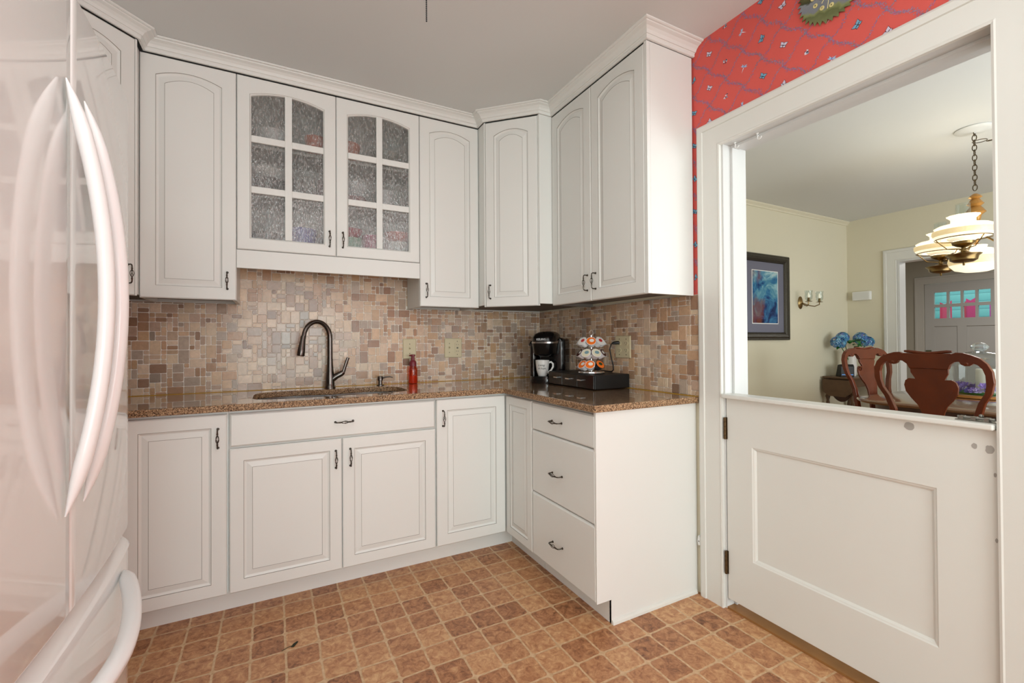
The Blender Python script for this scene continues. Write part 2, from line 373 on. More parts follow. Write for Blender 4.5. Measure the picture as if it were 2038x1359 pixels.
PAL = [(204, 174, 144), (196, 162, 132), (186, 150, 120), (208, 182, 154), (214, 190, 166), (172, 136, 108), (192, 166, 146), (200, 174, 150), (156, 124, 102), (192, 158, 124), (208, 186, 160), (180, 154, 134), (176, 158, 142)]
def splash(tiles, plane, front, axis, name, parent, grout_boxes):
    mb = MB(); cols = []
    for (a0, a1, z0, z1) in grout_boxes:
        if axis == 'y': mb.box(a0, a1, plane, 0, z0, z1)
        else: mb.box(plane, 0, a0, a1, z0, z1)
        cols += [(1, 1, 1, 1)]*6
    nb = len(cols); mb.cur = 1
    g = 0.0016; c = 0.0012
    for (a0, a1, z0, z1) in tiles:
        j = lambda: random.uniform(-0.0006, 0.0006)
        a0 += g+j(); a1 -= g+j(); z0 += g+j(); z1 -= g+j()
        col = random.choice(PAL); k = random.uniform(0.93, 1.14)
        if random.random() < 0.07: k *= 0.75
        L = tuple(min(1, x*k) for x in lin(col))+(1,)
        fr = front+random.uniform(-0.0006, 0.0006)
        k_ = [min(random.uniform(0.0015, 0.0045), (a1-a0)*.4, (z1-z0)*.4) for _ in range(4)]
        def octo(o):
            A0, A1, Z0, Z1 = a0+o, a1-o, z0+o, z1-o
            return [(A0+k_[0], Z0), (A1-k_[1], Z0), (A1, Z0+k_[1]), (A1, Z1-k_[2]), (A1-k_[2], Z1), (A0+k_[3], Z1), (A0, Z1-k_[3]), (A0, Z0+k_[0])]
        r0 = octo(0); r1 = octo(c)
        R = []
        for r, d in ((r0, plane+0.0002), (r0, fr+0.0012), (r1, fr)):
            R.append([(p[0], d, p[1]) if axis == 'y' else (d, p[0], p[1]) for p in r])
        n0 = len(mb.f); mb.loft(R, True, False, True); cols += [L]*(len(mb.f)-n0)
    o = mb.build(name, [groutm, tilem], parent, cols=cols)
    return o
ZC = 0.914
ts = mosaic(lambda x, z: z < 1.392 or (-1.93 < x < -0.99), -W, -0.008, ZC+0.001, 1.62)
splash(ts, -0.005, -0.009, 'y', 'backsplash', wb, [(-W, 0, ZC, 1.392), (-1.93, -0.99, 1.392, 1.62)])
ts = mosaic(lambda x, z: True, -1.4335, -0.010, ZC+0.001, 1.392)
splash(ts, -0.005, -0.009, 'x', 'backsplash', wr, [(-1.434, 0, ZC, 1.392)])
wb.children[0]['label'] = 'tumbled travertine mosaic tiles'; wr.children[0]['label'] = 'tumbled travertine mosaic tiles'
mb = MB(); mb.box(-W, -0.01, -0.014, -0.009, ZC, ZC+0.003); mb.box(-0.014, -0.009, -1.43, -0.01, ZC, ZC+0.003)
struct(mb.build('trim_7', caulkm), 'amber caulk line behind the countertop', 'caulk')

# ------------------------------------------------------------------ wallpaper
mb = MB(); cols = []
def addc(n0, c):
    global cols
    cols += [(*lin(c), 1)]*(len(mb.f)-n0)
n0 = 0
mb.box(-0.0025, 0, -1.545, -1.39, 1.392, CH); mb.box(-0.0025, 0, -2.55, -1.545, DZ+0.03, CH); mb.box(-0.0025, 0, SY, -2.55, 0, CH)
cols = [(1, 1, 1, 1)]*len(mb.f)
mb.cur = 1
e1 = (-0.0845, -0.0775); e2 = (0.0845, -0.0775); P0 = (-1.497, 2.556)
VC = [(150, 110, 160), (128, 112, 156), (132, 140, 160), (176, 116, 160), (120, 126, 130), (150, 140, 168)]
def inpaper(y, z): return (z < CH-0.004 and (-1.54 < y < -1.405 and z > 1.40 or (-2.54 < y <= -1.54 and z > DZ+0.05)))
def leafq(y, z, L, wd, a, c):
    if not inpaper(y, z): return
    x = -0.0030-random.random()*0.0003; ca, sa = cos(a), sin(a); b = len(mb.v)
    for p, q in ((-L, 0), (0, -wd), (L, 0), (0, wd)): mb.v.append((x, y+p*ca-q*sa, z+p*sa+q*ca))
    mb._f([b, b+1, b+2, b+3]); cols.append((*lin(c), 1))
for i in range(-9, 16):
    for j in range(-9, 16):
        A = (P0[0]+i*e1[0]+j*e2[0], P0[1]+i*e1[1]+j*e2[1])
        if not (-2.75 < A[0] < -1.25 and 1.2 < A[1] < 2.7): continue
        for e, dens, spread in ((e1, 95, 0.0042), (e2, 50, 0.0026)):
            ph = random.uniform(0, 6)
            for k in range(dens):
                t = (k+random.random())/dens; w = 0.006*sin(t*2*pi)
                nx, nz = -e[1]/0.115, e[0]/0.115
                sp = random.gauss(0, spread)
                leafq(A[0]+e[0]*t+nx*(w+sp), A[1]+e[1]*t+nz*(w+sp), random.uniform(0.0022, 0.0045), random.uniform(0.0008, 0.0016), random.uniform(0, pi), random.choice(VC))
        # motif at the centre of the cell
        cy, cz = A[0], A[1]-0.0775; a = random.uniform(0.3, 1.2)+(pi/2 if random.random() < .4 else 0); kind = (i*3+j*5) % 4
        if kind in (0, 1):   # butterfly
            cc = [(216, 206, 226), (120, 168, 196)][kind]
            for s in (-1, 1):
                for (d, L, wd, da) in ((0.008, 0.011, 0.0065, 0.9), (0.006, 0.007, 0.005, 2.0)):
                    aa = a+s*da; leafq(cy+cos(aa)*d, cz+sin(aa)*d, L+0.002, wd+0.0015, aa, (44, 26, 40)); 
                    if inpaper(cy+cos(aa)*d, cz+sin(aa)*d):
                        b = len(mb.v); x = -0.0036
                        for p, q in ((-L, 0), (0, -wd), (L, 0), (0, wd)): mb.v.append((x, cy+cos(aa)*d+p*cos(aa)-q*sin(aa), cz+sin(aa)*d+p*sin(aa)+q*cos(aa)))
                        mb._f([b, b+1, b+2, b+3]); cols.append((*lin(cc), 1))
        elif kind == 2:      # dragonfly
            leafq(cy, cz, 0.018, 0.0018, a, (232, 226, 240))
            for da in (0.9, 1.4, -0.9, -1.4): leafq(cy+cos(a)*0.006+cos(a+da)*0.008, cz+sin(a)*0.006+sin(a+da)*0.008, 0.009, 0.0028, a+da, (170, 196, 226))
            leafq(cy+cos(a)*0.008, cz+sin(a)*0.008, 0.005, 0.003, a, (90, 110, 190))
        else:                # beetle / flower
            for k in range(7): leafq(cy+random.uniform(-.008, .008), cz+random.uniform(-.008, .008), 0.006, 0.003, random.uniform(0, pi), random.choice([(228, 220, 232), (108, 160, 186), (70, 50, 70)]))
wp = mb.build('wallpaper', [paperm, vinem], wr, cols=cols); wp['label'] = 'coral red wallpaper with purple vine lattice and butterflies'

# ------------------------------------------------------------------ cabinet pieces
def pull_mesh():
    """bird-cage pull along z, 0.084 long, mounted on y=0, projecting to -y"""
    mb = MB(); H = 0.040; D = 0.027
    path = [(0, 0, H), (0, -D*0.75, H), (0, -D*0.95, H-0.004), (0, -D, H-0.010), (0, -D, H-0.018)]
    for s in (1, -1):
        mb.tube([(p[0], p[1], s*p[2]) for p in path], [0.0032, 0.0028, 0.0028, 0.0026, 0.0036], n=8)
        mb.lathe([(0.0055, 0), (0.0055, 0.002), (0.0035, 0.004)], 0, 0, s*H, n=12, axis='y')
        mb.sphere((0, -D, s*(H-0.019)), 0.0042, 10, 6, sc=(1, 1, .6)); mb.sphere((0, -D, s*(H-0.025)), 0.0036, 10, 6, sc=(1, 1, .6))
    for k in range(4):
        a0 = k*pi/2
        mb.tube([(0.0068*sin(pi*t)*cos(a0+t*1.6), -D+0.0068*sin(pi*t)*sin(a0+t*1.6), -0.019+0.038*t) for t in [i/8 for i in range(9)]], 0.0013, n=6)
    return mb
_pull = None
def pull(parent, x, y, z, horiz=False):
    global _pull
    if _pull is None:
        _pull = pull_mesh().build('handle', pewter)
        o = _pull
    else:
        o = _pull.copy(); C.objects.link(o)
    o.parent = parent; o.location = (x, y, z); o.rotation_euler = (0, pi/2, 0) if horiz else (0, 0, 0)
    return o
K = 14
def ring(w, h, off, y, rise, offb=None):
    offb = off if offb is None else offb
    pts = [(off, y, offb), (w-off, y, offb)]
    for k in range(K+1):
        t = k/K; x = (w-off)+(2*off-w)*t
        z = h-off-rise+rise*(1-(2*t-1)**2)
        pts.append((x, y, z))
    return pts
def panel_door(parent, x, z, w, h, y, rise=0.0, stile=0.058, T=0.02, name='door'):
    """raised panel door, origin at lower left of its front"""
    mb = MB()
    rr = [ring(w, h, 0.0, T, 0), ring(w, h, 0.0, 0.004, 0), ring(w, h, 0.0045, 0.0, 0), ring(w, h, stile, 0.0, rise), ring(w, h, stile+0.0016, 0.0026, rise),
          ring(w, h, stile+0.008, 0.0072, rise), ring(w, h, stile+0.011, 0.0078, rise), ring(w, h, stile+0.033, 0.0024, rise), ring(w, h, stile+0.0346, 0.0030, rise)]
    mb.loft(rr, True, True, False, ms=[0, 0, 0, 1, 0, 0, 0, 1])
    # flat field as a strip of quads plus cap
    mb._f(range(len(mb.v)-(K+3), len(mb.v)), 0)
    o = mb.build(name, [cab, glaze], parent, (x, y, z)); return o
def slab(parent, x, z, w, h, y, T=0.02, name='drawer'):
    mb = MB()
    def r(o, yy): return [(o, yy, o), (w-o, yy, o), (w-o, yy, h-o), (o, yy, h-o)]
    mb.loft([r(0, T), r(0, 0.008), r(0.006, 0.0015), r(0.008, 0.0)], True, True, True)
    return mb.build(name, [cab], parent, (x, y, z))
def glass_door(parent, x, z, w, h, y):
    T = 0.02; rise = 0.03; st = 0.062; mb = MB()
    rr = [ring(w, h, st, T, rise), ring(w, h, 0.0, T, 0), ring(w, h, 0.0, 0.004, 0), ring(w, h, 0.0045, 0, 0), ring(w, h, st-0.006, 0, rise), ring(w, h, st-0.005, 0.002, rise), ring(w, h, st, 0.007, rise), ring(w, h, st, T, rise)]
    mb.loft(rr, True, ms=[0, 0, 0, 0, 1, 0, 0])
    cx = w/2; mb.box(cx-0.0165, cx+0.0165, 0.003, 0.016, st, h-st+0.001)
    for zz in (0.303, 0.558): 
        zz0 = zz; mb.box(st, cx-0.0165, 0.003, 0.016, zz0-0.0165, zz0+0.0165); mb.box(cx+0.0165, w-st, 0.003, 0.016, zz0-0.0165, zz0+0.0165)
    o = mb.build('door', [cab, glaze], parent, (x, y, z), bevel=0.0012, seg=1)
    # one pane behind each opening
    zb = [(st-0.003, 0.2885), (0.3175, 0.5435), (0.5725, None)]
    for (xa, xb) in ((st-0.003, cx-0.0145), (cx+0.0145, w-st+0.003)):
        for za, zt in zb:
            g = MB()
            def topz(xx): t = (xx-st)/(w-2*st); return h-st-rise+rise*(1-(2*t-1)**2)+0.003
            if zt is None:
                pts = [(xa, za), (xb, za)]+[(xb+(xa-xb)*k/8, topz(xb+(xa-xb)*k/8)) for k in range(9)]
            else: pts = [(xa, za), (xb, za), (xb, zt), (xa, zt)]
            b = len(g.v); g.v += [(p[0], 0.0162, p[1]) for p in pts]; g._f(range(b, b+len(pts)))
            g.build('pane', rainglass, o)
    return o

ZB, ZT = 1.387, 2.506     # upper cabinet doors
FU = 0.298
G = 0.0018
def upper_box(root, w, d0, zt=ZT+0.004, zb=0.0, lip=0):
    """simple closed upper carcass: recessed underside, shade put into its colour"""
    mb = MB(); H = zt-ZB
    mb.box(0.001, w-0.001, -d0, -0.011, 0.02, H); mb.box(0.001, 0.017, -d0, -0.011, 0.0, 0.02, m=lip); mb.box(w-0.017, w-0.001, -d0, -0.011, 0, 0.02); mb.box(0.017, w-0.017, -d0, -d0+0.018, 0, 0.02, m=1)  # front lip, and left lip where chosen, carry the shade colour too
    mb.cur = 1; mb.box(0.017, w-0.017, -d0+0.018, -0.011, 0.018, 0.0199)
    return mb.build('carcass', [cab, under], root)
# single upper left of window cabinet (D1)
u = thing('wall_cabinet', 'single arched door wall cabinet left of the glass door cabinet', 'cabinet', (-2.299, 0, ZB), 0, 'wall cabinets')
upper_box(u, 0.378, FU-0.021)
d = panel_door(u, G, 0, 0.378-2*G, ZT-ZB, -FU, 0.03); pull(d, 0.378-0.04, 0, 0.094)
# single upper right of the glass cabinet (U4)
u = thing('wall_cabinet', 'single arched door wall cabinet right of the glass door cabinet', 'cabinet', (-1.001, 0, ZB), 0, 'wall cabinets')
upper_box(u, 0.378, FU-0.021)
d = panel_door(u, G, 0, 0.378-2*G, ZT-ZB, -FU, 0.03); pull(d, 0.036, 0, 0.094)
# glass door cabinet
zg = 1.6414
u = thing('wall_cabinet', 'white wall cabinet with two textured glass doors over the sink', 'cabinet', (-1.921, 0, 1.548), 0, 'wall cabinets')
gw = 0.92; d0 = FU-0.021
mb = MB(); Hh = ZT+0.004-1.548
mb.box(0.001, 0.019, -d0, -0.011, 0.093, Hh); mb.box(gw-0.019, gw-0.001, -d0, -0.011, 0.093, Hh); mb.box(0.019, gw-0.019, -d0, -0.011, Hh-0.018, Hh)
mb.box(0.019, gw-0.019, -d0, -0.011, 0.076, 0.094)
mb.box(gw/2-0.018, gw/2+0.018, -d0, -d0+0.016, 0.094, Hh-0.018)
mb.cur = 1; mb.box(0.019, gw-0.019, -0.018, -0.011, 0.094, Hh-0.018)
mb.build('carcass', [cab, inside], u)
for zs in (0.394, 0.645):
    mb = MB(); mb.box(0.020, gw-0.020, -d0+0.03, -0.019, zs-0.018, zs); mb.build('shelf', inside, u)
mb = MB(); mb.box(0.0, gw, -FU+0.002, -FU+0.018, 0.0, 0.0905); mb.build('valance', cab, u, bevel=0.0015)
d = glass_door(u, 0.0015, zg-1.548, 0.4575, ZT-zg, -FU); pull(d, 0.425, 0, 0.09)
d = glass_door(u, 0.4615, zg-1.548, 0.4575, ZT-zg, -FU); pull(d, 0.032, 0, 0.09)
# right run double upper
u = thing('wall_cabinet', 'tall double arched door wall cabinet over the coffee corner beside the red wallpaper', 'cabinet', (0, -0.632, ZB), -pi/2, 'wall cabinets')
upper_box(u, 0.776, FU-0.021, lip=1); 
d = panel_door(u, 0.002, 0, 0.370, ZT-ZB, -FU, 0.03); pull(d, 0.338, 0, 0.096)
d = panel_door(u, 0.3745, 0, 0.382, ZT-ZB, -FU, 0.03); pull(d, 0.034, 0, 0.098)
mb = MB(); mb.box(0.758, 0.776, -FU, -FU+0.02, 0, ZT-ZB+0.004); mb.build('face_frame', cab, u, bevel=0.001)
# left run upper
u = thing('wall_cabinet', 'wall cabinet on the refrigerator wall past the corner', 'cabinet', (-W, -1.395, ZB), pi/2, 'wall cabinets')
upper_box(u, 0.766, FU-0.021)
d = panel_door(u, 0.003, 0, 0.378, ZT-ZB, -FU, 0.03); pull(d, 0.34, 0, 0.096); d = panel_door(u, 0.384, 0, 0.378, ZT-ZB, -FU, 0.03); pull(d, 0.034, 0, 0.098)
# diagonal corners
def diag(root, poly_world):
    inv = root.matrix_basis.inverted(); pl = [inv @ Vector((x, y, 0)) for x, y in poly_world]
    mb = MB(); mb.prism([(p.x, p.y) for p in pl], 0.012, ZT-ZB+0.004, 'z')
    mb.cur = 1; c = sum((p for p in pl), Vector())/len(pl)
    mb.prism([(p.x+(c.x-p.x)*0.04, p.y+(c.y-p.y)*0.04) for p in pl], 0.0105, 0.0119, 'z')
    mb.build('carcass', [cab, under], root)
    mb = MB(); L = 0.345; mb.box(0.0, 0.008, 0.0045, 0.0205, 0.0, ZT-ZB+0.004); mb.box(L-0.008, L, 0.0045, 0.0205, 0.0, ZT-ZB+0.004); mb.build('face_frame', cab, root)
s2 = 0.0205/sqrt(2)
u = thing('wall_cabinet', 'diagonal corner wall cabinet to the right above the coffee maker', 'cabinet', (-0.627, -0.383, ZB), -pi/4, 'wall cabinets')
bpy.context.view_layer.update()
diag(u, [(-0.011, -0.011), (-0.622, -0.011), (-0.622, -0.383+0.0), (-0.627+2*s2+.004, -0.383), (-0.383, -0.627+2*s2+.004), (-0.383, -0.630), (-0.011, -0.630)])
d = panel_door(u, 0.010, 0, 0.325, ZT-ZB, 0.0, 0.03, stile=0.056); pull(d, 0.030, 0, 0.09)
u = thing('wall_cabinet', 'diagonal corner wall cabinet to the left behind the refrigerator', 'cabinet', (-W+0.383, -0.627, ZB), pi/4, 'wall cabinets')
bpy.context.view_layer.update()
diag(u, [(-W+0.011, -0.011), (-W+0.011, -0.628), (-W+0.383, -0.628), (-W+0.383, -0.627+2*s2+.004), (-W+0.627-2*s2-.004, -0.383), (-W+0.612, -0.383), (-W+0.612, -0.011)])
d = panel_door(u, 0.010, 0, 0.325, ZT-ZB, 0.0, 0.03, stile=0.056); pull(d, 0.295, 0, 0.09)

# crown moulding
def sweep(path, prof, name, mat, label, cat):
    """path of plan points; outward is to the right of travel... profile (out, z)"""
    n = len(path); mb = MB(); rings = []
    P = [Vector((p[0], p[1])) for p in path]
    for i in range(n):
        def nrm(a, b): d = (b-a).normalized(); return Vector((d.y, -d.x))
        if i == 0: m = nrm(P[0], P[1]); s = 1
        elif i == n-1: m = nrm(P[-2], P[-1]); s = 1
        else:
            a = nrm(P[i-1], P[i]); b = nrm(P[i], P[i+1]); m = (a+b).normalized(); s = 1/max(0.3, m.dot(a))
        rings.append([(P[i].x+m.x*o*s, P[i].y+m.y*o*s, z) for o, z in prof])
    mb.loft(rings, True, True, True)
    o = mb.build(name, mat); return o
cz = CH-0.0005
prof = [(0.0, 2.5115), (0.009, 2.5115), (0.011, 2.514), (0.011, 2.524), (0.014, 2.528), (0.018, 2.5285), (0.019, 2.531), (0.024, 2.540), (0.034, 2.549), (0.046, 2.5535), (0.049, 2.555), (0.050, 2.558), (0.057, 2.5585), (0.062, 2.561), (0.063, cz), (0.0, cz)]
f = 0.296
cp = [(-W+f, -1.39), (-W+f, -0.627), (-W+0.383, -0.627), (-W+0.627, -0.383), (-W+0.627, -f), (-0.627, -f), (-0.627, -0.383), (-0.383, -0.627), (-f, -0.627), (-f, -1.4085), (-0.004, -1.4085)]
# travel left->right with rooms side to the right
o = sweep(cp, prof, 'trim_8', cab, '', '')
struct(o, 'stepped white crown moulding along the tops of the wall cabinets', 'crown moulding')

# ------------------------------------------------------------------ base cabinets
FB = 0.5954; TK = 0.52; ZU = 0.8835; DB, DT = 0.099, 0.8711
def toe(mb, x0, x1, d=TK): mb.box(x0, x1, -d, -d+0.018, 0.0, 0.1)
# door A unit (left corner, L-shaped with left run)
u = thing('base_cabinet', 'white base cabinet with one raised panel door beside the refrigerator', 'cabinet', (-2.30, 0, 0), 0, 'base cabinets')
mb = MB(); mb.box(0.001, 0.366, -FB+0.021, -0.002, 0.1, ZU); toe(mb, 0.0, 0.366); mb.build('carcass', cab, u)
d = panel_door(u, 0.004, DB, 0.356, DT-DB, -FB, 0, stile=0.055); pull(d, 0.325, 0, DT-DB-0.1)
# left run base
u = thing('base_cabinet', 'base cabinet on the refrigerator wall past the corner', 'cabinet', (-W, -1.385, 0), pi/2, 'base cabinets')
mb = MB(); mb.box(0.001, 1.373, -FB+0.021, -0.002, 0.1, ZU); toe(mb, 0.0, 0.865); mb.box(0.847, 0.865, -0.611, -TK, 0.0, 0.1); mb.build('carcass', cab, u)
d = panel_door(u, 0.004, DB, 0.38, DT-DB, -FB, 0, stile=0.055); pull(d, 0.34, 0, DT-DB-0.1); d = panel_door(u, 0.39, DB, 0.38, DT-DB, -FB, 0, stile=0.055); pull(d, 0.04, 0, DT-DB-0.1)
# sink base
u = thing('base_cabinet', 'wide sink base cabinet with two doors under a false drawer front', 'cabinet', (-1.934, 0, 0), 0, 'base cabinets')
mb = MB(); w = 0.9285
mb.box(0.001, 0.018, -FB+0.021, -0.002, 0.1, ZU); mb.box(w-0.018, w-0.001, -FB+0.021, -0.002, 0.1, ZU); mb.box(0.018, w-0.018, -FB+0.021, -FB+0.036, 0.1, ZU); mb.box(0.018, w-0.018, -0.57, -0.002, 0.1, 0.118); toe(mb, 0, w); mb.build('carcass', cab, u)
d = slab(u, 0.004, 0.727, 0.920, DT-0.727, -FB, name='drawer'); pull(d, 0.468, 0, 0.072, True); d['label'] = 'false drawer front'
d = panel_door(u, 0.004, DB, 0.4565, 0.719-DB, -FB, 0, stile=0.053); pull(d, 0.43, 0, 0.719-DB-0.096)
d = panel_door(u, 0.4645, DB, 0.4595, 0.719-DB, -FB, 0, stile=0.053); pull(d, 0.035, 0, 0.719-DB-0.094)
# corner base with folding pair of doors
u = thing('base_cabinet', 'inside corner base cabinet with two doors meeting at the corner', 'cabinet', (-1.0055, 0, 0), 0, 'base cabinets')
mb = MB(); x1 = 1.0055
mb.prism([(0.001, -0.002), (x1-0.002, -0.002), (x1-0.002, -0.886), (x1-FB+0.021, -0.886), (x1-FB+0.021, -FB+0.021), (0.001, -FB+0.021)], 0.1, ZU, 'z')
mb.prism([(0.0, -TK), (x1-TK, -TK), (x1-TK, -0.886), (x1-TK+0.018, -0.886), (x1-TK+0.018, -TK+0.018), (0.0, -TK+0.018)], 0.0, 0.1, 'z'); mb.build('carcass', cab, u)
d = panel_door(u, 0.004, DB, x1-FB-0.006, DT-DB, -FB, 0, stile=0.058); pull(d, 0.034, 0, DT-DB-0.1)
d = panel_door(u, 0, 0, 0.285, DT-DB, 0, 0, stile=0.045); d.location = (x1-FB, -FB-0.004, DB); d.rotation_euler = (0, 0, -pi/2)
# drawer base with finished end
u = thing('base_cabinet', 'three drawer base cabinet at the end of the counter run', 'cabinet', (0, -0.889, 0), -pi/2, 'base cabinets')
w = 0.5195
mb = MB(); mb.box(0.001, w-0.016, -FB+0.021, -0.002, 0.1, ZU); toe(mb, 0, w-0.002); 
mb.prism([(-TK, 0.0), (-0.004, 0.0), (-0.004, ZU), (-FB, ZU), (-FB, 0.1), (-TK, 0.1)], w-0.014, w, 'x'); mb.build('carcass', cab, u, bevel=0.001, seg=1)
for (za, zb2) in ((DB, 0.4145), (0.4175, 0.727), (0.7305, DT)):
    d = slab(u, 0.002, za, w-0.006, zb2-za, -FB-0.001); 
    pull(d, 0.232, 0, (zb2-za)*(0.5 if za > 0.7 else (0.45 if za > 0.3 else 0.42)), True)
mb = MB(); mb.prism([(-1.4087, 0), (-1.4207, 0), (-1.4187, 0.010), (-1.4137, 0.016), (-1.4087, 0.018)], -TK, -0.017, 'x'); struct(mb.build('baseboard_end', trimw), 'white shoe moulding along the cabinet end panel', 'baseboard')

# ------------------------------------------------------------------ counter with sink hole
DC = 0.6152
def sink_outline(o=0.0):
    cx, cy = -1.478, -0.322; a, b = 0.372+o, 0.192+o; pts = []
    for i in range(72):
        t = 2*pi*i/72; c, s = cos(t), sin(t); e = 2/4.6
        x = a*abs(c)**e*(1 if c > 0 else -1); y = b*abs(s)**e*(1 if s > 0 else -1)
        if y > 0: y -= 0.040*math.exp(-((x)/0.075)**2) + 0.018*(x/a)**2*0
        if x > 0.0: y = y*(1-0.12*(x/a)**2)
        pts.append((cx+x, cy+y))
    return pts
def countertop():
    bm = bmesh.new(); zt, zb = ZC, 0.8845
    outer = [(-W+0.001, -0.002), (-0.002, -0.002), (-0.002, -1.425), (-DC, -1.425), (-DC, -DC), (-W+DC, -DC), (-W+DC, -1.385), (-W+0.001, -1.385)]
    loops = []
    for z in (zt, zb):
        es = []; lp = []
        for pts in (outer, sink_outline()):
            vs = [bm.verts.new((x, y, z)) for x, y in pts]; lp.append(vs)
            es += [bm.edges.new((vs[i], vs[(i+1) % len(vs)])) for i in range(len(vs))]
        bmesh.ops.triangle_fill(bm, use_beauty=True, edges=es); loops.append(lp)
    for k in range(2):
        A, B = loops[0][k], loops[1][k]
        for i in range(len(A)): 
            j = (i+1) % len(A); bm.faces.new((A[i], A[j], B[j], B[i]))
    bmesh.ops.recalc_face_normals(bm, faces=bm.faces)
    me = bpy.data.meshes.new('countertop'); bm.to_mesh(me); bm.free(); me.materials.append(granitem); me.materials.append(graniteedge)
    for p in me.polygons: p.material_index = 0 if p.normal.z > 0.5 else 1
    o = bpy.data.objects.new('countertop', me); C.objects.link(o)
    b = o.modifiers.new('bevel', 'BEVEL'); b.width = 0.004; b.segments = 3; b.limit_method = 'ANGLE'; b.angle_limit = radians(50)
    return o
tag(countertop(), 'polished brown speckled stone countertop running around the corner', 'countertop')
# sink
u = thing('sink', 'undermount stainless double bowl sink in the brown countertop', 'sink', (-1.478, -0.322, 0.70), 0)
mb = MB()
ol = sink_outline(0.004)
rings = [[(x, y, 0.8838) for x, y in sink_outline(0.025)], [(x, y, 0.8838) for x, y in ol], [(x, y, 0.86) for x, y in ol]]
mb.smooth = True
mb.loft(rings, True); 
for (sx, bx, wx) in ((-1, -1.668, 0.166), (1, -1.29, 0.166)):
    def so(f, z):
        pts = []
        for i in range(40):
            t = 2*pi*i/40; c, s = cos(t), sin(t); e = 2/4
            pts.append((bx+wx*f*abs(c)**e*(1 if c > 0 else -1), -0.335+0.165*f*abs(s)**e*(1 if s > 0 else -1), z))
        return pts
    mb.loft([so(1.03, 0.86), so(1.0, 0.853), so(0.96, 0.73), so(0.88, 0.705), so(0.1, 0.70)], True, False, True)
mb.smooth = False
# deck between bowls
mb.box(-1.495, -1.462, -0.50, -0.17, 0.845, 0.858)
mb.build('basin', steel, u, world=True)
for bx in (-1.668, -1.29):
    mb = MB(); mb.lathe([(0.042, 0.7015), (0.042, 0.704), (0.030, 0.7035), (0.028, 0.702)], bx, -0.335, 0, 20); mb.build('drain', chrome, u, world=True)
# faucet
u = thing('faucet', 'dark bronze gooseneck pull-down kitchen faucet', 'faucet', (-1.471, -0.075, ZC), 0)
mb = MB()
mb.lathe([(0.030, 0.0), (0.030, 0.004), (0.026, 0.010), (0.0245, 0.03), (0.024, 0.06), (0.0195, 0.10), (0.0165, 0.14), (0.0155, 0.165)], 0, 0, 0, 24)
mb.build('body', bronze, u)
dx, dy = -0.86, -0.50
rise = [(0, 0, 0.165+0.12*i/4) for i in range(5)]
R = 0.083
arc = [(dx*(R-R*cos(a)), dy*(R-R*cos(a)), 0.288+R*1.12*sin(a)) for a in [radians(v) for v in range(10, 171, 10)]]
end = [(dx*(2*R+0.002), dy*(2*R+0.002), 0.285)]
mb = MB(); pts = rise+arc+end; mb.tube(pts, [0.0150-0.0030*min(1, i/14) for i in range(len(pts))], 14); mb.lathe([(0.0165, 0.163), (0.0165, 0.167)], 0, 0, 0, 20)
mb.build('spout', bronze, u)
mb = MB(); b0 = Vector((dx*(2*R+0.002), dy*(2*R+0.002), 0.30)); dirv = Vector((dx*0.16, dy*0.16, -1)).normalized()
mb.tube([b0+dirv*t for t in (0, 0.03, 0.07, 0.105, 0.112)], [0.0125, 0.0145, 0.0185, 0.0205, 0.018], 16); mb.build('spray_head', bronze, u)
mb = MB(); mb.tube([(0.005, 0, 0.045), (0.035, -0.004, 0.068), (0.062, -0.008, 0.082), (0.075, -0.010, 0.092)], [0.019, 0.017, 0.0165, 0.012], 14)
mb.tube([(0.072, -0.01, 0.090), (0.079, -0.011, 0.115), (0.088, -0.013, 0.145), (0.098, -0.015, 0.175)], [0.010, 0.009, 0.0098, 0.0085], 10, sy=0.55, up=(0, 1, 0)); mb.build('lever', bronze, u)
# soap dispenser
u = thing('soap_dispenser', 'small dark bronze deck soap pump right of the faucet', 'dispenser', (-1.185, -0.072, ZC), 0)
mb = MB(); mb.lathe([(0.021, 0), (0.021, 0.003), (0.012, 0.006), (0.011, 0.028), (0.0165, 0.030), (0.0165, 0.052), (0.014, 0.056)], 0, 0, 0, 20); mb.build('body', bronze, u)
mb = MB(); mb.tube([(0.0, 0, 0.042), (0.03, -0.008, 0.050), (0.055, -0.014, 0.052), (0.072, -0.018, 0.047)], [0.006, 0.0045, 0.004, 0.0032], 8); mb.build('spout', bronze, u)
# orange soap bottle
amber = clear_glass('amber_plastic', (246, 160, 116), 0.2)
liquid = pm('orange_soap', (206, 100, 56), 0.15, trans=0.5, emis=(206, 100, 56), es=0.08)
pumpm = pm('maroon_pump', (120, 40, 50), 0.35)
u = thing('soap_bottle', 'orange foaming hand soap bottle against the tiles', 'bottle', (-0.978, -0.056, ZC), 0)
mb = MB(); mb.lathe([(0.026, 0.0), (0.029, 0.004), (0.029, 0.085), (0.027, 0.098), (0.021, 0.106), (0.021, 0.112)], 0, 0, 0, 24); mb.build('bottle', amber, u)
mb = MB(); mb.lathe([(0.027, 0.003), (0.0276, 0.006), (0.0276, 0.052)], 0, 0, 0, 24); mb.build('liquid', liquid, u)
mb = MB(); mb.lathe([(0.022, 0.111), (0.022, 0.132), (0.018, 0.142), (0.011, 0.148), (0.010, 0.172), (0.015, 0.174), (0.015, 0.182), (0.012, 0.184)], 0, 0, 0, 20); mb.tube([(0, 0, 0.178), (-0.024, -0.012, 0.178)], 0.005, 8); mb.build('pump', pumpm, u)

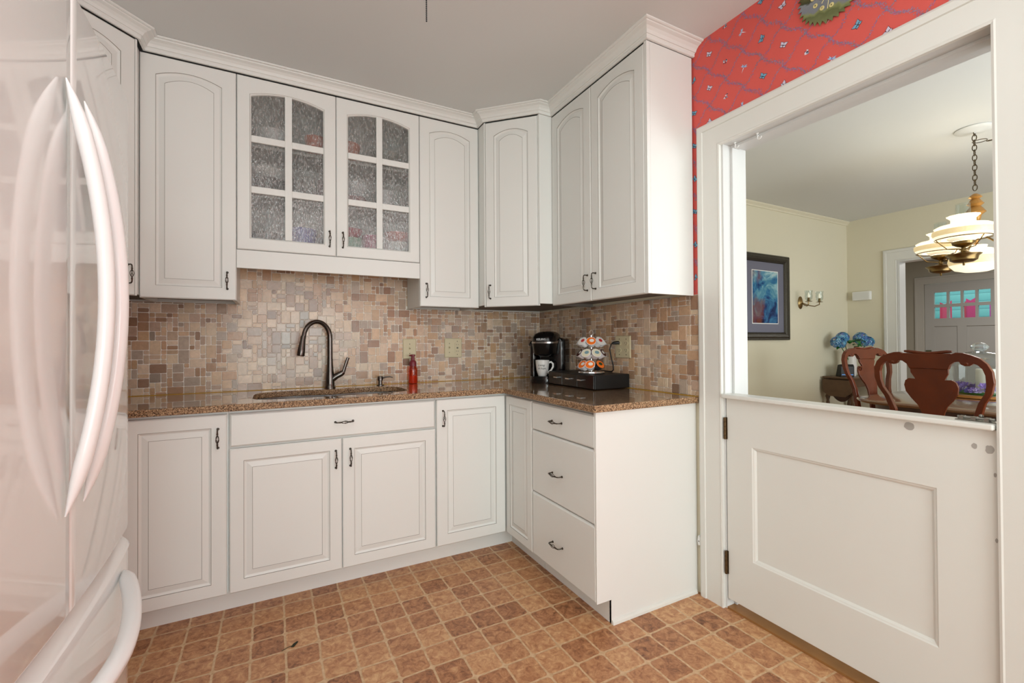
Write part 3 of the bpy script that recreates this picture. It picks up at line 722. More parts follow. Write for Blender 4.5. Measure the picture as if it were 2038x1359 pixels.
# ------------------------------------------------------------------ outlets
def plate(x0, x1, z0, z1, name, label, mats=ivory, axis='y', slots=()):
    if axis == 'y': u = thing(name, label, 'outlet', ((x0+x1)/2, -0.011, (z0+z1)/2), 0)
    else: u = thing(name, label, 'outlet', (-0.011, (x0+x1)/2, (z0+z1)/2), -pi/2)
    w, h = (x1-x0)/2, (z1-z0)/2
    mb = MB()
    def r(o, y): return [(-w+o, y, -h+o), (w-o, y, -h+o), (w-o, y, h-o), (-w+o, y, h-o)]
    mb.loft([r(0, 0), r(0, -0.003), r(0.004, -0.006)], True, True, True); mb.build('plate', mats, u)
    for kind, cx in slots:
        if kind == 'outlet':
            for s in (1, -1):
                mb = MB(); mb.prism([(cx+0.016*cos(a)*(1 if abs(cos(a)) < .9 else .95), s*0.0195+0.0135*sin(a)) for a in [2*pi*i/20 for i in range(20)]], -0.0085, -0.006, 'y')
                mb.cur = 1
                mb.box(cx-0.0075, cx-0.0055, -0.0088, -0.0085, s*0.0195-0.001, s*0.0195+0.007); mb.box(cx+0.0055, cx+0.0075, -0.0088, -0.0085, s*0.0195-0.001, s*0.0195+0.006)
                mb.prism([(cx+0.0022*cos(a), s*0.0195-0.007+0.0022*sin(a)) for a in [2*pi*i/8 for i in range(8)]], -0.0088, -0.0085, 'y')
                mb.build('socket', [mats, blackm], u)
        elif kind == 'gfci':
            mb = MB(); mb.box(cx-0.0165, cx+0.0165, -0.0085, -0.006, -0.034, 0.034); mb.cur = 1
            for s in (1, -1):
                mb.box(cx-0.0075, cx-0.0055, -0.009, -0.0085, s*0.022-0.004, s*0.022+0.004); mb.box(cx+0.0055, cx+0.0075, -0.009, -0.0085, s*0.022-0.004, s*0.022+0.003)
            mb.box(cx-0.006, cx+0.006, -0.0095, -0.0085, -0.005, -0.001); mb.box(cx-0.006, cx+0.006, -0.0095, -0.0085, 0.001, 0.005)
            mb.build('socket', [mats, blackm], u)
        else:
            mb = MB(); mb.box(cx-0.005, cx+0.005, -0.008, -0.006, -0.012, 0.012); mb.prism([(-0.006, -0.004), (-0.006, 0.006), (-0.018, 0.010), (-0.017, 0.004)], cx-0.0035, cx+0.0035, 'x'); mb.build('toggle', mats, u)
        for s in (1, -1):
            mb = MB(); mb.lathe([(0.003, 0), (0.003, 0.001)], cx, -0.006, s*(0.030 if kind == 'toggle' else 0.044), 8, axis='y')
            mb.build('screw', brassd, u)
    return u
plate(-1.030, -0.945, 1.070, 1.198, 'light_switch', 'ivory switch plate on the tiles behind the orange soap', slots=(('toggle', 0.0),))
plate(-0.752, -0.630, 1.072, 1.200, 'wall_outlet', 'ivory double plate with switch and outlet on the sink wall', slots=(('toggle', -0.028), ('gfci', 0.028)))
plate(-0.983, -0.858, 1.080, 1.205, 'wall_outlet', 'ivory four socket outlet plate by the coffee maker plug', axis='x', slots=(('outlet', -0.026), ('outlet', 0.03)))

# ------------------------------------------------------------------ coffee corner
# pod drawer box
u = thing('pod_storage_box', 'flat black coffee pod drawer box on the counter', 'drawer box', (-0.02, -0.53, ZC), -pi/2)
mb = MB(); mb.box(0, 0.448, -0.24, 0.0, 0.004, 0.080); mb.build('body', blackm, u, bevel=0.003)
for i in range(3):
    x0 = 0.004+i*0.1475
    mb = MB(); mb.box(x0, x0+0.1455, -0.246, -0.2402, 0.008, 0.076); dd = mb.build('drawer', black, u, bevel=0.001)
    xc = (0.10, 0.222, 0.335)[i]
    mb = MB(); mb.box(xc-0.017, xc+0.017, -0.262, -0.258, 0.046, 0.052); mb.box(xc-0.015, xc-0.011, -0.258, -0.246, 0.047, 0.051); mb.box(xc+0.011, xc+0.015, -0.258, -0.246, 0.047, 0.051); mb.build('handle', chrome, dd)
# coffee maker. local front = -y
u = thing('coffee_maker', 'black single serve coffee maker with silver trim in the corner', 'coffee maker', (-0.170, -0.392, ZC), radians(-52))
mb = MB()
def rrect(w, d, r, cx=0, cy=0, n=5):
    pts = []
    for (sx, sy, a0) in ((1, 1, 0), (-1, 1, 90), (-1, -1, 180), (1, -1, 270)):
        for i in range(n+1):
            a = radians(a0+90*i/n); pts.append((cx+sx*(w-r)+r*cos(a), cy+sy*(d-r)+r*sin(a)))
    return pts
mb.smooth = True
mb.loft([[(x, y, z) for x, y in rrect(w, 0.07, 0.03, 0.018, 0.046)] for w, z in ((0.090, 0.0), (0.092, 0.01), (0.092, 0.255), (0.090, 0.275), (0.07, 0.285))], True, True, True)
mb.build('body', black, u)
mb = MB(); mb.smooth = True
mb.loft([[(x, y, z) for x, y in rrect(w, 0.075, 0.045, -0.008, -0.085)] for w, z in ((0.072, 0.0), (0.075, 0.004), (0.075, 0.040), (0.070, 0.045))], True, True, True)
mb.build('drip_tray', black, u)
mb = MB(); mb.smooth = True   # brew head overhanging
mb.loft([[(x, y, z) for x, y in rrect(w, d, min(0.055, d*.9), 0.0, cy)] for w, d, cy, z in ((0.050, 0.05, -0.06, 0.165), (0.074, 0.088, -0.045, 0.185), (0.080, 0.098, -0.05, 0.25))], True, True, True)
mb.build('brew_head', black, u)
mb = MB(); mb.smooth = True
mb.loft([[(x, y, z) for x, y in rrect(w, d, min(0.06, d*.9), 0.0, cy)] for w, d, cy, z in ((0.080, 0.098, -0.050, 0.256), (0.079, 0.098, -0.048, 0.285), (0.072, 0.088, -0.038, 0.308), (0.054, 0.068, -0.025, 0.322), (0.028, 0.036, -0.015, 0.328), (0.008, 0.01, -0.01, 0.329))], True, True, True)
mb.build('lid', black, u)
mb = MB(); mb.smooth = True
op = rrect(0.0825, 0.100, 0.06, 0.0, -0.050); ip = rrect(0.078, 0.096, 0.058, 0.0, -0.050)
mb.loft([[(x, y, 0.249+0.0*y) for x, y in ip], [(x, y, 0.250) for x, y in op], [(x, y, 0.259+0.10*max(0, y+0.11)) for x, y in op], [(x, y, 0.262+0.10*max(0, y+0.11)) for x, y in ip]], True)
mb.build('trim_band', steel, u)
smoke = clear_glass('smoked_plastic', (120, 105, 115), 0.3)
mb = MB(); mb.smooth = True
mb.loft([[(x, y, z) for x, y in rrect(0.020, 0.085, 0.016, -0.096, 0.025)] for z in (0.035, 0.20, 0.232)], True, True, True); mb.build('water_tank', smoke, u)
mb = MB(); mb.smooth = True
mb.loft([[(x, y, z) for x, y in rrect(w, 0.088, 0.018, -0.095, 0.025)] for w, z in ((0.022, 0.0), (0.022, 0.034))], True, True, True)
mb.build('tank_base', black, u)
mb = MB(); mb.smooth = True
mb.loft([[(x, y, z) for x, y in rrect(w, l, 0.009, -0.095, 0.025)] for w, l, z in ((0.023, 0.088, 0.233), (0.023, 0.088, 0.245), (0.018, 0.078, 0.262), (0.010, 0.06, 0.270))], True, True, True)
mb.build('tank_lid', black, u)
def text_mesh(body, size, mat, parent, loc, rot, shear=0.0, name='lettering', ext=0.0003, bend=None, align='CENTER'):
    cu = bpy.data.curves.new(name, 'FONT'); cu.body = body; cu.size = size; cu.extrude = ext; cu.shear = shear; cu.align_x = align; cu.align_y = 'CENTER'; cu.resolution_u = 3
    t = bpy.data.objects.new(name, cu); C.objects.link(t); bpy.context.view_layer.update()
    me = bpy.data.meshes.new_from_object(t.evaluated_get(bpy.context.evaluated_depsgraph_get())); bpy.data.objects.remove(t)
    me.materials.clear(); me.materials.append(mat)
    if bend:
        for v in me.vertices: v.co = bend(v.co.copy())
    o = bpy.data.objects.new(name, me); C.objects.link(o); o.parent = parent; o.location = loc; o.rotation_euler = rot; return o
logo = pm('silver_print', (220, 220, 220), 0.4, emis=(220, 220, 220), es=0.1)
text_mesh('KEURIG', 0.018, logo, u, (0.0, -0.1475, 0.274), (radians(84), 0, 0))
# mug standing on drip tray
mp = u.matrix_basis
bpy.context.view_layer.update()
mloc = u.matrix_world @ Vector((-0.010, -0.100, 0.0455))
u2 = thing('mug', 'white mug with black script writing on the coffee maker tray', 'mug', tuple(mloc), radians(-22))
mb = MB(); mb.lathe([(0.0, 0.0), (0.026, 0.0), (0.029, 0.004), (0.038, 0.035), (0.0425, 0.070), (0.044, 0.098), (0.042, 0.0985), (0.040, 0.07), (0.036, 0.035), (0.025, 0.010), (0.0, 0.008)], 0, 0, 0, 28, cap=False)
mb.build('cup', mugw, u2)
mb = MB(); mb.tube([(0.040, 0, 0.082), (0.056, 0, 0.086), (0.068, 0, 0.074), (0.068, 0, 0.055), (0.056, 0, 0.034), (0.038, 0, 0.020), (0.032, 0, 0.018)], [0.006, 0.0055, 0.0055, 0.0055, 0.005, 0.0055, 0.006], 10, sy=1.2); mb.build('handle', mugw, u2)
def bendf(zc, xo):
    def f(co):
        z = co.y+zc; R = 0.0385+(z-0.035)*0.105+0.0008+co.z; a = (co.x+xo)/0.0415-pi/2-0.12
        return Vector((R*cos(a), R*sin(a), z))
    return f
text_mesh('Living', 0.019, ink, u2, (0, 0, 0), (0, 0, 0), shear=0.35, bend=bendf(0.068, -0.010), name='lettering', ext=0.0002)
text_mesh('in hope', 0.017, ink, u2, (0, 0, 0), (0, 0, 0), shear=0.35, bend=bendf(0.048, -0.006), name='lettering', ext=0.0002)

# pod carousel
cl = (-0.165, -0.828, ZC+0.0805)
u = thing('pod_carousel', 'chrome wire coffee pod carousel on the black drawer box', 'carousel', cl, 0)
mb = MB(); mb.lathe([(0.073, 0.0), (0.075, 0.004), (0.073, 0.010), (0.060, 0.012), (0.0, 0.012)], 0, 0, 0, 32); mb.build('base', chrome, u)
mb = MB(); mb.tube([(0, 0, 0.012), (0, 0, 0.215)], 0.003, 8)
mb.tube([(0.012*cos(a), 0, 0.226+0.017*sin(a)) for a in [radians(v) for v in range(-60, 241, 20)]], 0.002, 6)
levels = [(0.046, 0.034), (0.110, 0.034), (0.176, 0.034)]
for zc_, rad in levels:
    mb.tube([(0.054*cos(a), 0.054*sin(a), zc_-0.008) for a in [2*pi*i/28 for i in range(28)]], 0.0013, 6, closed=True)
    for k in range(8):
        a = 2*pi*k/8; c0 = (0.052*cos(a), 0.052*sin(a), zc_)
        mb.tube([(0, 0, zc_-0.022), (0.050*cos(a), 0.050*sin(a), zc_-0.010)], 0.0012, 6)
mb.build('frame', chrome, u)
podw = pm('pod_cup_white', (228, 228, 230), 0.4); podk = pm('pod_cup_black', (24, 24, 30), 0.4)
lidc = {'red': (190, 40, 40), 'orange': (232, 112, 34), 'pale': (214, 206, 180), 'brown': (70, 30, 24), 'green': (52, 66, 34), 'teal': (120, 150, 158)}
def pod(cup, c1, c2):
    mbp = MB(); mbp.lathe([(0.0165, -0.034), (0.0185, -0.030), (0.0225, -0.004), (0.0235, 0.0)], 0, 0, 0, 20); mbp.lathe([(0.0255, -0.0008), (0.0258, 0.0006)], 0, 0, 0, 24)
    return mbp
pods = {}
def make_pod(key, cupm, c1, c2, c3):
    t = thing('coffee_pod', '', 'coffee pod', (0, 0, -50), 0, 'coffee pods in the carousel')
    mbp = pod(cupm, c1, c2); mbp.build('cup', cupm, t)
    m1 = pm('lid_'+c1, lidc[c1], 0.35); m2 = pm('lid_'+c2, lidc[c2], 0.35)
    l_ = MB(); l_.lathe([(0.0235, 0.0007), (0.0235, 0.0012)], 0, 0, 0, 20); l_.cur = 1
    l_.prism([(0.012*cos(a)+0.003, 0.010*sin(a)+0.003) for a in [2*pi*i/14 for i in range(14)]], 0.0012, 0.0016, 'z')
    l_.build('lid', [m1, m2], t); pods[key] = t; return t
palew = 'pale'
lidc['white'] = (226, 222, 216)
make_pod('red', podw, 'white', 'red', None); make_pod('orange', podw, 'orange', 'white', None); make_pod('pale', podw, 'pale', 'teal', None); make_pod('brown', podw, 'brown', 'white', None); make_pod('green', podk, 'orange', 'green', None)
vd = math.atan2(-2.8875-cl[1], -1.7625-cl[0])
rows = [(2, 0.176, [('orange', 0, 'orange lidded coffee pod facing front on the top tier'), ('red', -45, 'red printed coffee pod left on the top tier'), ('red', 45, 'red printed coffee pod right on the top tier'), ('red', -92, 'coffee pod seen edge on at far left of the top tier'), ('red', 92, 'coffee pod seen edge on at far right of the top tier')]),
        (1, 0.110, [('pale', -24, 'pale lidded coffee pod left of centre on the middle tier'), ('pale', 24, 'pale lidded coffee pod right of centre on the middle tier'), ('brown', -68, 'dark brown lidded coffee pod at far left of the middle tier'), ('brown', 68, 'dark brown lidded coffee pod at far right of the middle tier')]),
        (0, 0.046, [('orange', -6, 'orange and black lidded coffee pod at centre of the bottom tier'), ('orange', -46, 'orange lidded coffee pod left of centre on the bottom tier'), ('green', 44, 'dark green lidded black coffee pod right on the bottom tier'), ('orange', -90, 'orange lidded coffee pod at far left of the bottom tier')])]
usedp = set()
for _, zc_, lst in rows:
    for key, off, lab in lst:
        a = vd+radians(off); r0 = 0.070
        loc = (cl[0]+r0*cos(a), cl[1]+r0*sin(a), cl[2]+zc_+0.006)
        q = Vector((cos(a)*0.80, sin(a)*0.80, 0.62)).to_track_quat('Z', 'Y')
        if key not in usedp: p = pods[key]; usedp.add(key)
        else: p = dup(pods[key], (0, 0, 0))
        p.location = loc; p.rotation_euler = q.to_euler(); p['label'] = lab; p.scale = (1.08, 1.08, 1.08)
# power cord
u = thing('power_cord', 'black power cord looping from the wall outlet down behind the pod carousel', 'cord', (-0.03, -0.90, ZC), 0)
mb = MB()
mb.tube([(-0.018, -0.893, 1.165), (-0.038, -0.885, 1.165), (-0.062, -0.878, 1.158), (-0.075, -0.880, 1.13), (-0.072, -0.89, 1.08), (-0.068, -0.90, 1.04), (-0.062, -0.895, 1.013), (-0.045, -0.86, 1.0005), (-0.03, -0.7, 1.0005), (-0.03, -0.56, 1.0005), (-0.026, -0.535, 0.995), (-0.024, -0.524, 0.96), (-0.022, -0.520, 0.922)], 0.0035, 8)
mb.build('cable', blackm, u, world=True)
mb = MB(); mb.tube([(-0.020, -0.894, 1.166), (-0.030, -0.889, 1.166), (-0.050, -0.882, 1.164), (-0.060, -0.879, 1.160)], [0.012, 0.012, 0.010, 0.004], 10, sy=0.8); mb.build('plug', blackm, u, world=True)

# ------------------------------------------------------------------ refrigerator
u = thing('refrigerator', 'large glossy white french door refrigerator with bowed handles', 'refrigerator', (-W+0.42, -1.895, 0), 0)
yc = -1.895; hw = 0.458
def fx(y):   # front surface of the doors
    s = abs(y-yc)/hw; return -2.0555-0.020*s**2-0.028*max(0, (s-0.86)/0.14)**2.2
def fdoor(ya, yb, z0, z1, back=-2.135, n=22, edge=0.006):
    mb = MB(); mb.smooth = True
    ys = [ya, ya+0.0015, ya+0.004]+[ya+(yb-ya)*i/n for i in range(1, n)]+[yb-0.004, yb-0.0015, yb]
    rings = []
    for z, o in ((z0, edge), (z0+edge*.3, edge*.3), (z0+edge, 0), (z1-edge, 0), (z1-edge*.3, edge*.3), (z1, edge)):
        r = []
        for i, y in enumerate(ys):
            e = 0.0
            dseam = min(abs(y-ya), abs(y-yb))
            if dseam < 0.0005: e = 0.005
            elif dseam < 0.002: e = 0.0014
            r.append((fx(y)-o-e, y, z))
        r += [(back, yb, z), (back, ya, z)]
        rings.append(r)
    mb.loft(rings, True, True, True)
    return mb
FT = 1.765
mb = MB(); mb.box(-W+0.02, -2.14, yc-hw+0.006, yc+hw-0.006, 0.03, FT-0.02); mb.cur = 1; mb.box(-2.14, -2.125, yc-hw+0.01, yc+hw-0.01, 0.05, FT-0.012); mb.cur = 2; mb.box(-2.14, -2.10, yc-hw+0.01, yc+hw-0.01, 0.0, 0.045)
mb.build('body', [fridgem, gasket, blackm], u, world=True, bevel=0.003)
for (ya, yb, hy, lab) in ((yc-hw, yc-0.0022, -1.930, 'near'), (yc+0.0022, yc+hw, -1.852, 'far')):
    dd = fdoor(ya, yb, 0.736, FT).build('door', fridgem, u, world=True)
    mb = MB(); pts = []; rad = []; N = 26
    for i in range(N+1):
        t = -1+2*i/N; pts.append((fx(hy)+0.004+0.050*(1-t*t), hy, 1.252+0.346*t)); rad.append(max(0.0015, 0.0145*min(1, (1-abs(t))*5)**0.7))
    mb.tube(pts, rad, 14, sy=0.75, up=(1, 0, 0)); mb.build('handle', fridgeh, dd, world=True)
dd = fdoor(yc-hw, yc+hw, 0.07, 0.690, n=40).build('drawer', fridgem, u, world=True)
mb = MB(); mb.smooth = True   # sloping lip on top of the freezer drawer
n = 40; ys = [yc-hw+2*hw*i/n for i in range(n+1)]
mb.loft([[(fx(y)-0.004, y, 0.6895) for y in ys], [(fx(y)+0.003, y, 0.696) for y in ys], [(fx(y)-0.003, y, 0.706) for y in ys], [(fx(y)-0.030, y, 0.728) for y in ys], [(fx(y)-0.034, y, 0.690) for y in ys]], False)
mb.build('lip', fridgem, dd, world=True)
mb = MB(); pts = []; rad = []; N = 30
for i in range(N+1):
    t = -1+2*i/N; y = yc+0.33*t; pts.append((fx(y)+0.004+0.060*(1-abs(t)**1.7), y, 0.662-0.012*(1-t*t))); rad.append(max(0.003, 0.0155*min(1, (1-abs(t))*7)**0.6))
mb.tube(pts, rad, 14, sy=1.0, up=(0, 0, 1)); mb.build('handle', fridgeh, dd, world=True)

# ------------------------------------------------------------------ dutch half door
u = thing('half_door', 'white painted lower half of a dutch door with one large recessed panel', 'door', (0.02, DY0, 0.0), 0)
ya, yb = -1.5665, -2.4085; zb0, zt0 = 0.047, 0.9235
mb = MB()
def rq(o, x, y0=ya, y1=yb, z0=zb0, z1=zt0, oo=None): return [(x, y0-o, z0+o), (x, y1+o, z0+o), (x, y1+o, z1-o), (x, y0-o, z1-o)]
PY0, PY1, PZ0, PZ1 = -1.684, -2.278, 0.25, 0.729
def rp(o, x): return [(x, PY0-o, PZ0+o), (x, PY1+o, PZ0+o), (x, PY1+o, PZ1-o), (x, PY0-o, PZ1-o)]
mb.loft([rq(0, 0.042), rq(0, 0.001), rq(0.001, 0.0), rp(0, 0.0), rp(0.004, 0.003), rp(0.008, 0.0045), rp(0.014, 0.010), rp(0.0145, 0.0115)], True, True, True)
mb.build('door', trimw, u, world=True)
mb = MB(); mb.box(-0.026, 0.060, DY1+0.006, DY0+0.004, 0.9237, 0.941); mb.build('ledge', trimw, u, world=True, bevel=0.005, seg=3)
patch = pm('bare_patch', (168, 164, 158), 0.6)
def blob(yc_, zc_, ry, rz_, name='patch', x=-0.0006):
    mb = MB(); random.seed(int(abs(yc_*1000))); 
    mb.prism([(yc_+ry*cos(a)*(1+random.uniform(-.12, .12)), zc_+rz_*sin(a)*(1+random.uniform(-.12, .12))) for a in [2*pi*i/18 for i in range(18)]], x, 0.0003, 'x')
    return mb.build(name, patch, u, world=True)
b = blob(-2.2135, 0.9045, 0.0135, 0.0125); b['label'] = 'grey round patch where paint is missing'
blob(-2.362, 0.872, 0.006, 0.008); blob(-2.393, 0.868, 0.009, 0.012); blob(-2.403, 0.800, 0.003, 0.006); blob(-2.404, 0.62, 0.003, 0.006)
for (z0, z1) in ((0.742, 0.838), (0.154, 0.254)):
    mb = MB(); yh = -1.5655
    mb.box(-0.0016, -0.0002, yh-0.006, yh+0.004, z0, z1)
    for k in range(5): mb.lathe([(0.0055, z0+(z1-z0)*k/5+0.0006), (0.0055, z0+(z1-z0)*(k+1)/5-0.0006)], -0.0065-0.0015, yh+0.001, 0, 10)
    mb.build('hinge', hingem, u, world=True)
mb = MB()
mb.box(0.002, 0.030, -2.405, -2.320, 0.9413, 0.9432); mb.tube([(0.016, -2.322, 0.949), (0.016, -2.400, 0.949)], 0.0042, 8)
for yy in (-2.332, -2.358, -2.385): mb.box(0.006, 0.026, yy-0.005, yy+0.005, 0.9432, 0.953)
mb.sphere((0.016, -2.372, 0.957), 0.005, 10, 6); mb.tube([(0.016, -2.372, 0.949), (0.016, -2.372, 0.957)], 0.002, 6)
b = mb.build('slide_bolt', pm('worn_nickel', (150, 148, 142), 0.3, metal=1.0), u, world=True); b['label'] = 'tarnished metal slide bolt'
# hooks
for i, (x, y, lab) in enumerate(((0.03, -1.60, 'small white cup hook under the opening head nearest the left jamb'), (0.035, -1.70, 'larger clear cup hook under the opening head'))):
    o = MB(); o.lathe([(0.006, 0), (0.006, -0.003)], x, y, DZ-0.001, 10)
    o.tube([(x, y, DZ-0.002), (x, y, DZ-0.012)]+[(x-0.0, y-0.009+0.009*cos(a), DZ-0.020+0.009*sin(a)) for a in [radians(v) for v in range(60, -181, -30)]], 0.0018, 7)
    tag(o.build('cup_hook', whitep), lab, 'hook', 'cup hooks')
# casing bracket
mb = MB(); mb.prism([(-1.423, 0.225), (-1.434, 0.228), (-1.434, 0.262), (-1.427, 0.272), (-1.423, 0.268), (-1.419, 0.245)], -0.0165, -0.001, 'x'); mb.cur = 1; mb.lathe([(0.003, 0.0), (0.003, 0.0008)], -0.0165, -1.428, 0.245, 8, axis='x')
tag(mb.build('wall_bracket', [whitep, brassd], bevel=0.002), 'small white screwed bracket low on the wall beside the casing', 'bracket')
# dried leaf on floor
mb = MB(); c0 = Vector((-1.705, -0.935, 0.003))
mb.tube([c0+Vector((-0.030, -0.008, 0)), c0+Vector((-0.01, 0.0, 0.002)), c0+Vector((0.004, 0.002, 0.003))], 0.0012, 5)
mb.prism([(c0.x+0.002, c0.y), (c0.x+0.012, c0.y-0.002), (c0.x+0.028, c0.y+0.022), (c0.x+0.024, c0.y+0.026), (c0.x+0.010, c0.y+0.016)], 0.002, 0.004, 'z')
tag(mb.build('dried_leaf', pm('dark_leaf', (34, 40, 20), 0.7)), 'small dark dried leaf on the tile floor', 'leaf')
# pull chain
u = thing('ceiling_light', 'ceiling light with a hanging beaded pull chain', 'ceiling light', (-1.42, -1.79, CH), 0)
mb = MB(); mb.lathe([(0.10, -0.001), (0.105, -0.02), (0.06, -0.03), (0.0, -0.032)], 0, 0, 0, 24); mb.build('canopy', brass, u)
mb = MB(); mb.lathe([(0.085, -0.032), (0.095, -0.05), (0.07, -0.085), (0.0, -0.10)], 0, 0, 0, 24); mb.build('shade', pm('milk_glass', (240, 238, 230), 0.4, emis=(255, 244, 226), es=1.5), u)
mb = MB()
zz = -0.0985
while zz > -0.585:
    mb.sphere((0.0, 0.0, zz), 0.0022, 6, 4); zz -= 0.0052
mb.build('pull_chain', blackm, u)

# ------------------------------------------------------------------ saw blade clock
u = thing('saw_blade_clock', 'round saw blade wall clock painted with a green landscape', 'clock', (-0.0035, -2.012, 2.425), -pi/2)
def clock_mat():
    m = bpy.data.materials.new('painted_landscape'); t, n, l = nt(m); b = n['Principled BSDF']; tc = n.new('ShaderNodeTexCoord')
    s = n.new('ShaderNodeSeparateXYZ'); l.new(tc.outputs['Object'], s.inputs[0])
    nz = n.new('ShaderNodeTexNoise'); nz.inputs['Scale'].default_value = 30; nz.inputs['Detail'].default_value = 6; l.new(tc.outputs['Object'], nz.inputs['Vector'])
    f = mathn(n, l, 'ADD', mathn(n, l, 'MULTIPLY_ADD', s.outputs[2], 4.2, 0.5), mathn(n, l, 'MULTIPLY', s.outputs[0], 1.3))
    f = mathn(n, l, 'ADD', f, mathn(n, l, 'MULTIPLY_ADD', nz.outputs['Fac'], 0.22, -0.11))
    c = ramp(n, l, f, [(0.0, (120, 128, 84)), (0.14, (96, 104, 62)), (0.20, (134, 142, 92)), (0.24, (124, 130, 138)), (0.36, (134, 140, 146)), (0.39, (58, 62, 34)), (0.5, (84, 84, 44)), (0.6, (44, 52, 34)), (0.8, (60, 80, 70)), (1.0, (120, 150, 170))])
    l.new(c, b.inputs['Base Color']); b.inputs['Roughness'].default_value = 0.4; return m
mb = MB(); NT = 36; out = []
for i in range(NT):
    a = 2*pi*i/NT; out.append((0.118*cos(a), 0.118*sin(a))); out.append((0.104*cos(a+0.03), 0.104*sin(a+0.03))); 
    out.append((0.108*cos(a+0.09), 0.108*sin(a+0.09)))
mb.prism(out, -0.006, -0.003, 'y'); mb.lathe([(0.016, 0.0), (0.016, 0.012)], 0, -0.002, 0, 14, axis='y'); mb.build('blade', clock_mat(), u)
gold = pm('pale_gold', (226, 214, 150), 0.4)
for k in range(12):
    a = radians(90-30*(k+1)); cx_, cz_ = 0.062*cos(a), 0.062*sin(a)
    mb = MB(); mb.lathe([(0.0075, 0.0), (0.0078, 0.002), (0.0, 0.0024)], cx_, -0.006, cz_, 14, axis='y'); nd = mb.build('numeral_disc', gold, u)
    text_mesh(str(k+1), 0.009, ink, nd, (cx_, -0.0086, cz_), (pi/2, 0, 0))
mb = MB(); 
for a, L in ((radians(235), 0.05), (radians(262), 0.072), (radians(60), 0.03)): mb.tube([(0, -0.014, 0), (L*cos(a), -0.014, L*sin(a))], 0.0011, 6)
mb.build('hands', gold, u)

# ------------------------------------------------------------------ crockery behind the glass doors
def bowl(x, y, z, r, h, col, label, cat='bowl', name='bowl'):
    m = pm('ceramic_%d_%d_%d' % col, col, 0.3); mb = MB()
    mb.lathe([(0.0, 0.0), (r*0.5, 0.0), (r*0.55, 0.006), (r*0.85, h*0.45), (r, h), (r*0.95, h), (r*0.78, h*0.45), (r*0.4, 0.010), (0.0, 0.009)], 0, 0, 0, 24, cap=False)
    o = mb.build(name, m, None, (x, y, z)); return tag(o, label, cat, 'crockery in the glass door cabinet')
def cyl(x, y, z, r, h, col, label, cat='glass', name='drinking_glass', mat=None):
    m = mat or pm('ceramic_%d_%d_%d' % col, col, 0.3); mb = MB()
    mb.lathe([(0.0, 0), (r*0.8, 0), (r*0.82, 0.004), (r, h), (r*0.93, h), (r*0.75, 0.008), (0.0, 0.007)], 0, 0, 0, 20, cap=False)
    return tag(mb.build(name, m, None, (x, y, z)), label, cat, 'crockery in the glass door cabinet')
S1, S2_, S3 = 1.6425, 1.9425, 2.1935
bowl(-1.62, -0.17, S1, 0.075, 0.15, (40, 70, 170), 'blue bowl on the bottom shelf behind the left glass door')
bowl(-1.79, -0.16, S1, 0.085, 0.11, (110, 110, 108), 'grey bowl on the bottom shelf at the far left')
cyl(-1.535, -0.08, S1, 0.032, 0.13, (170, 175, 180), 'grey tumbler on the bottom shelf right of the blue bowl')
bowl(-1.375, -0.17, S1, 0.07, 0.125, (120, 170, 140), 'green bowl on the bottom shelf behind the right glass door')
bowl(-1.235, -0.11, S1, 0.062, 0.165, (190, 50, 110), 'magenta bowl on the bottom shelf behind the right glass door')
bowl(-1.10, -0.17, S1, 0.075, 0.125, (214, 214, 210), 'white bowl on the bottom shelf at the far right')
bowl(-1.10, -0.17, S1+0.127, 0.08, 0.055, (200, 66, 36), 'orange red bowl stacked on the white bowl at the far right')
bowl(-1.375, -0.17, S1+0.127, 0.072, 0.05, (176, 30, 60), 'crimson bowl stacked on the green bowl')
bowl(-1.785, -0.14, S2_, 0.09, 0.10, (70, 68, 66), 'dark bowl on the middle shelf behind the left glass door')
bowl(-1.785, -0.14, S2_+0.102, 0.09, 0.05, (206, 206, 202), 'white bowl stacked on the dark bowl')
for i in range(3): cyl(-1.62+0.062*i-0.02, -0.15-0.03*(i % 2), S2_, 0.028, 0.14, (150, 120, 124) if i == 2 else (150, 152, 150), ('grey tumbler on the middle shelf nearest the dark bowl', 'grey tumbler in the middle of the row on the middle shelf', 'rose grey tumbler on the middle shelf by the door seam')[i])
bowl(-1.36, -0.16, S2_, 0.08, 0.06, (130, 50, 54), 'dark red bowl on the middle shelf behind the right glass door')
bowl(-1.34, -0.16, S2_+0.062, 0.07, 0.08, (200, 202, 204), 'white bowl stacked on the dark red bowl')
cyl(-1.17, -0.16, S2_, 0.045, 0.13, (214, 214, 214), 'white pitcher cup on the middle shelf behind the right glass door', 'cup', 'cup')
bowl(-1.76, -0.16, S3, 0.09, 0.10, (214, 214, 212), 'white bowl on the top shelf behind the left glass door')
bowl(-1.555, -0.18, S3, 0.055, 0.11, (196, 100, 66), 'terracotta bowl on the top shelf behind the left glass door')
bowl(-1.375, -0.18, S3, 0.06, 0.11, (190, 96, 60), 'terracotta bowl on the top shelf behind the right glass door')
bowl(-1.17, -0.17, S3, 0.09, 0.09, (120, 124, 112), 'grey green bowl on the top shelf at the far right')

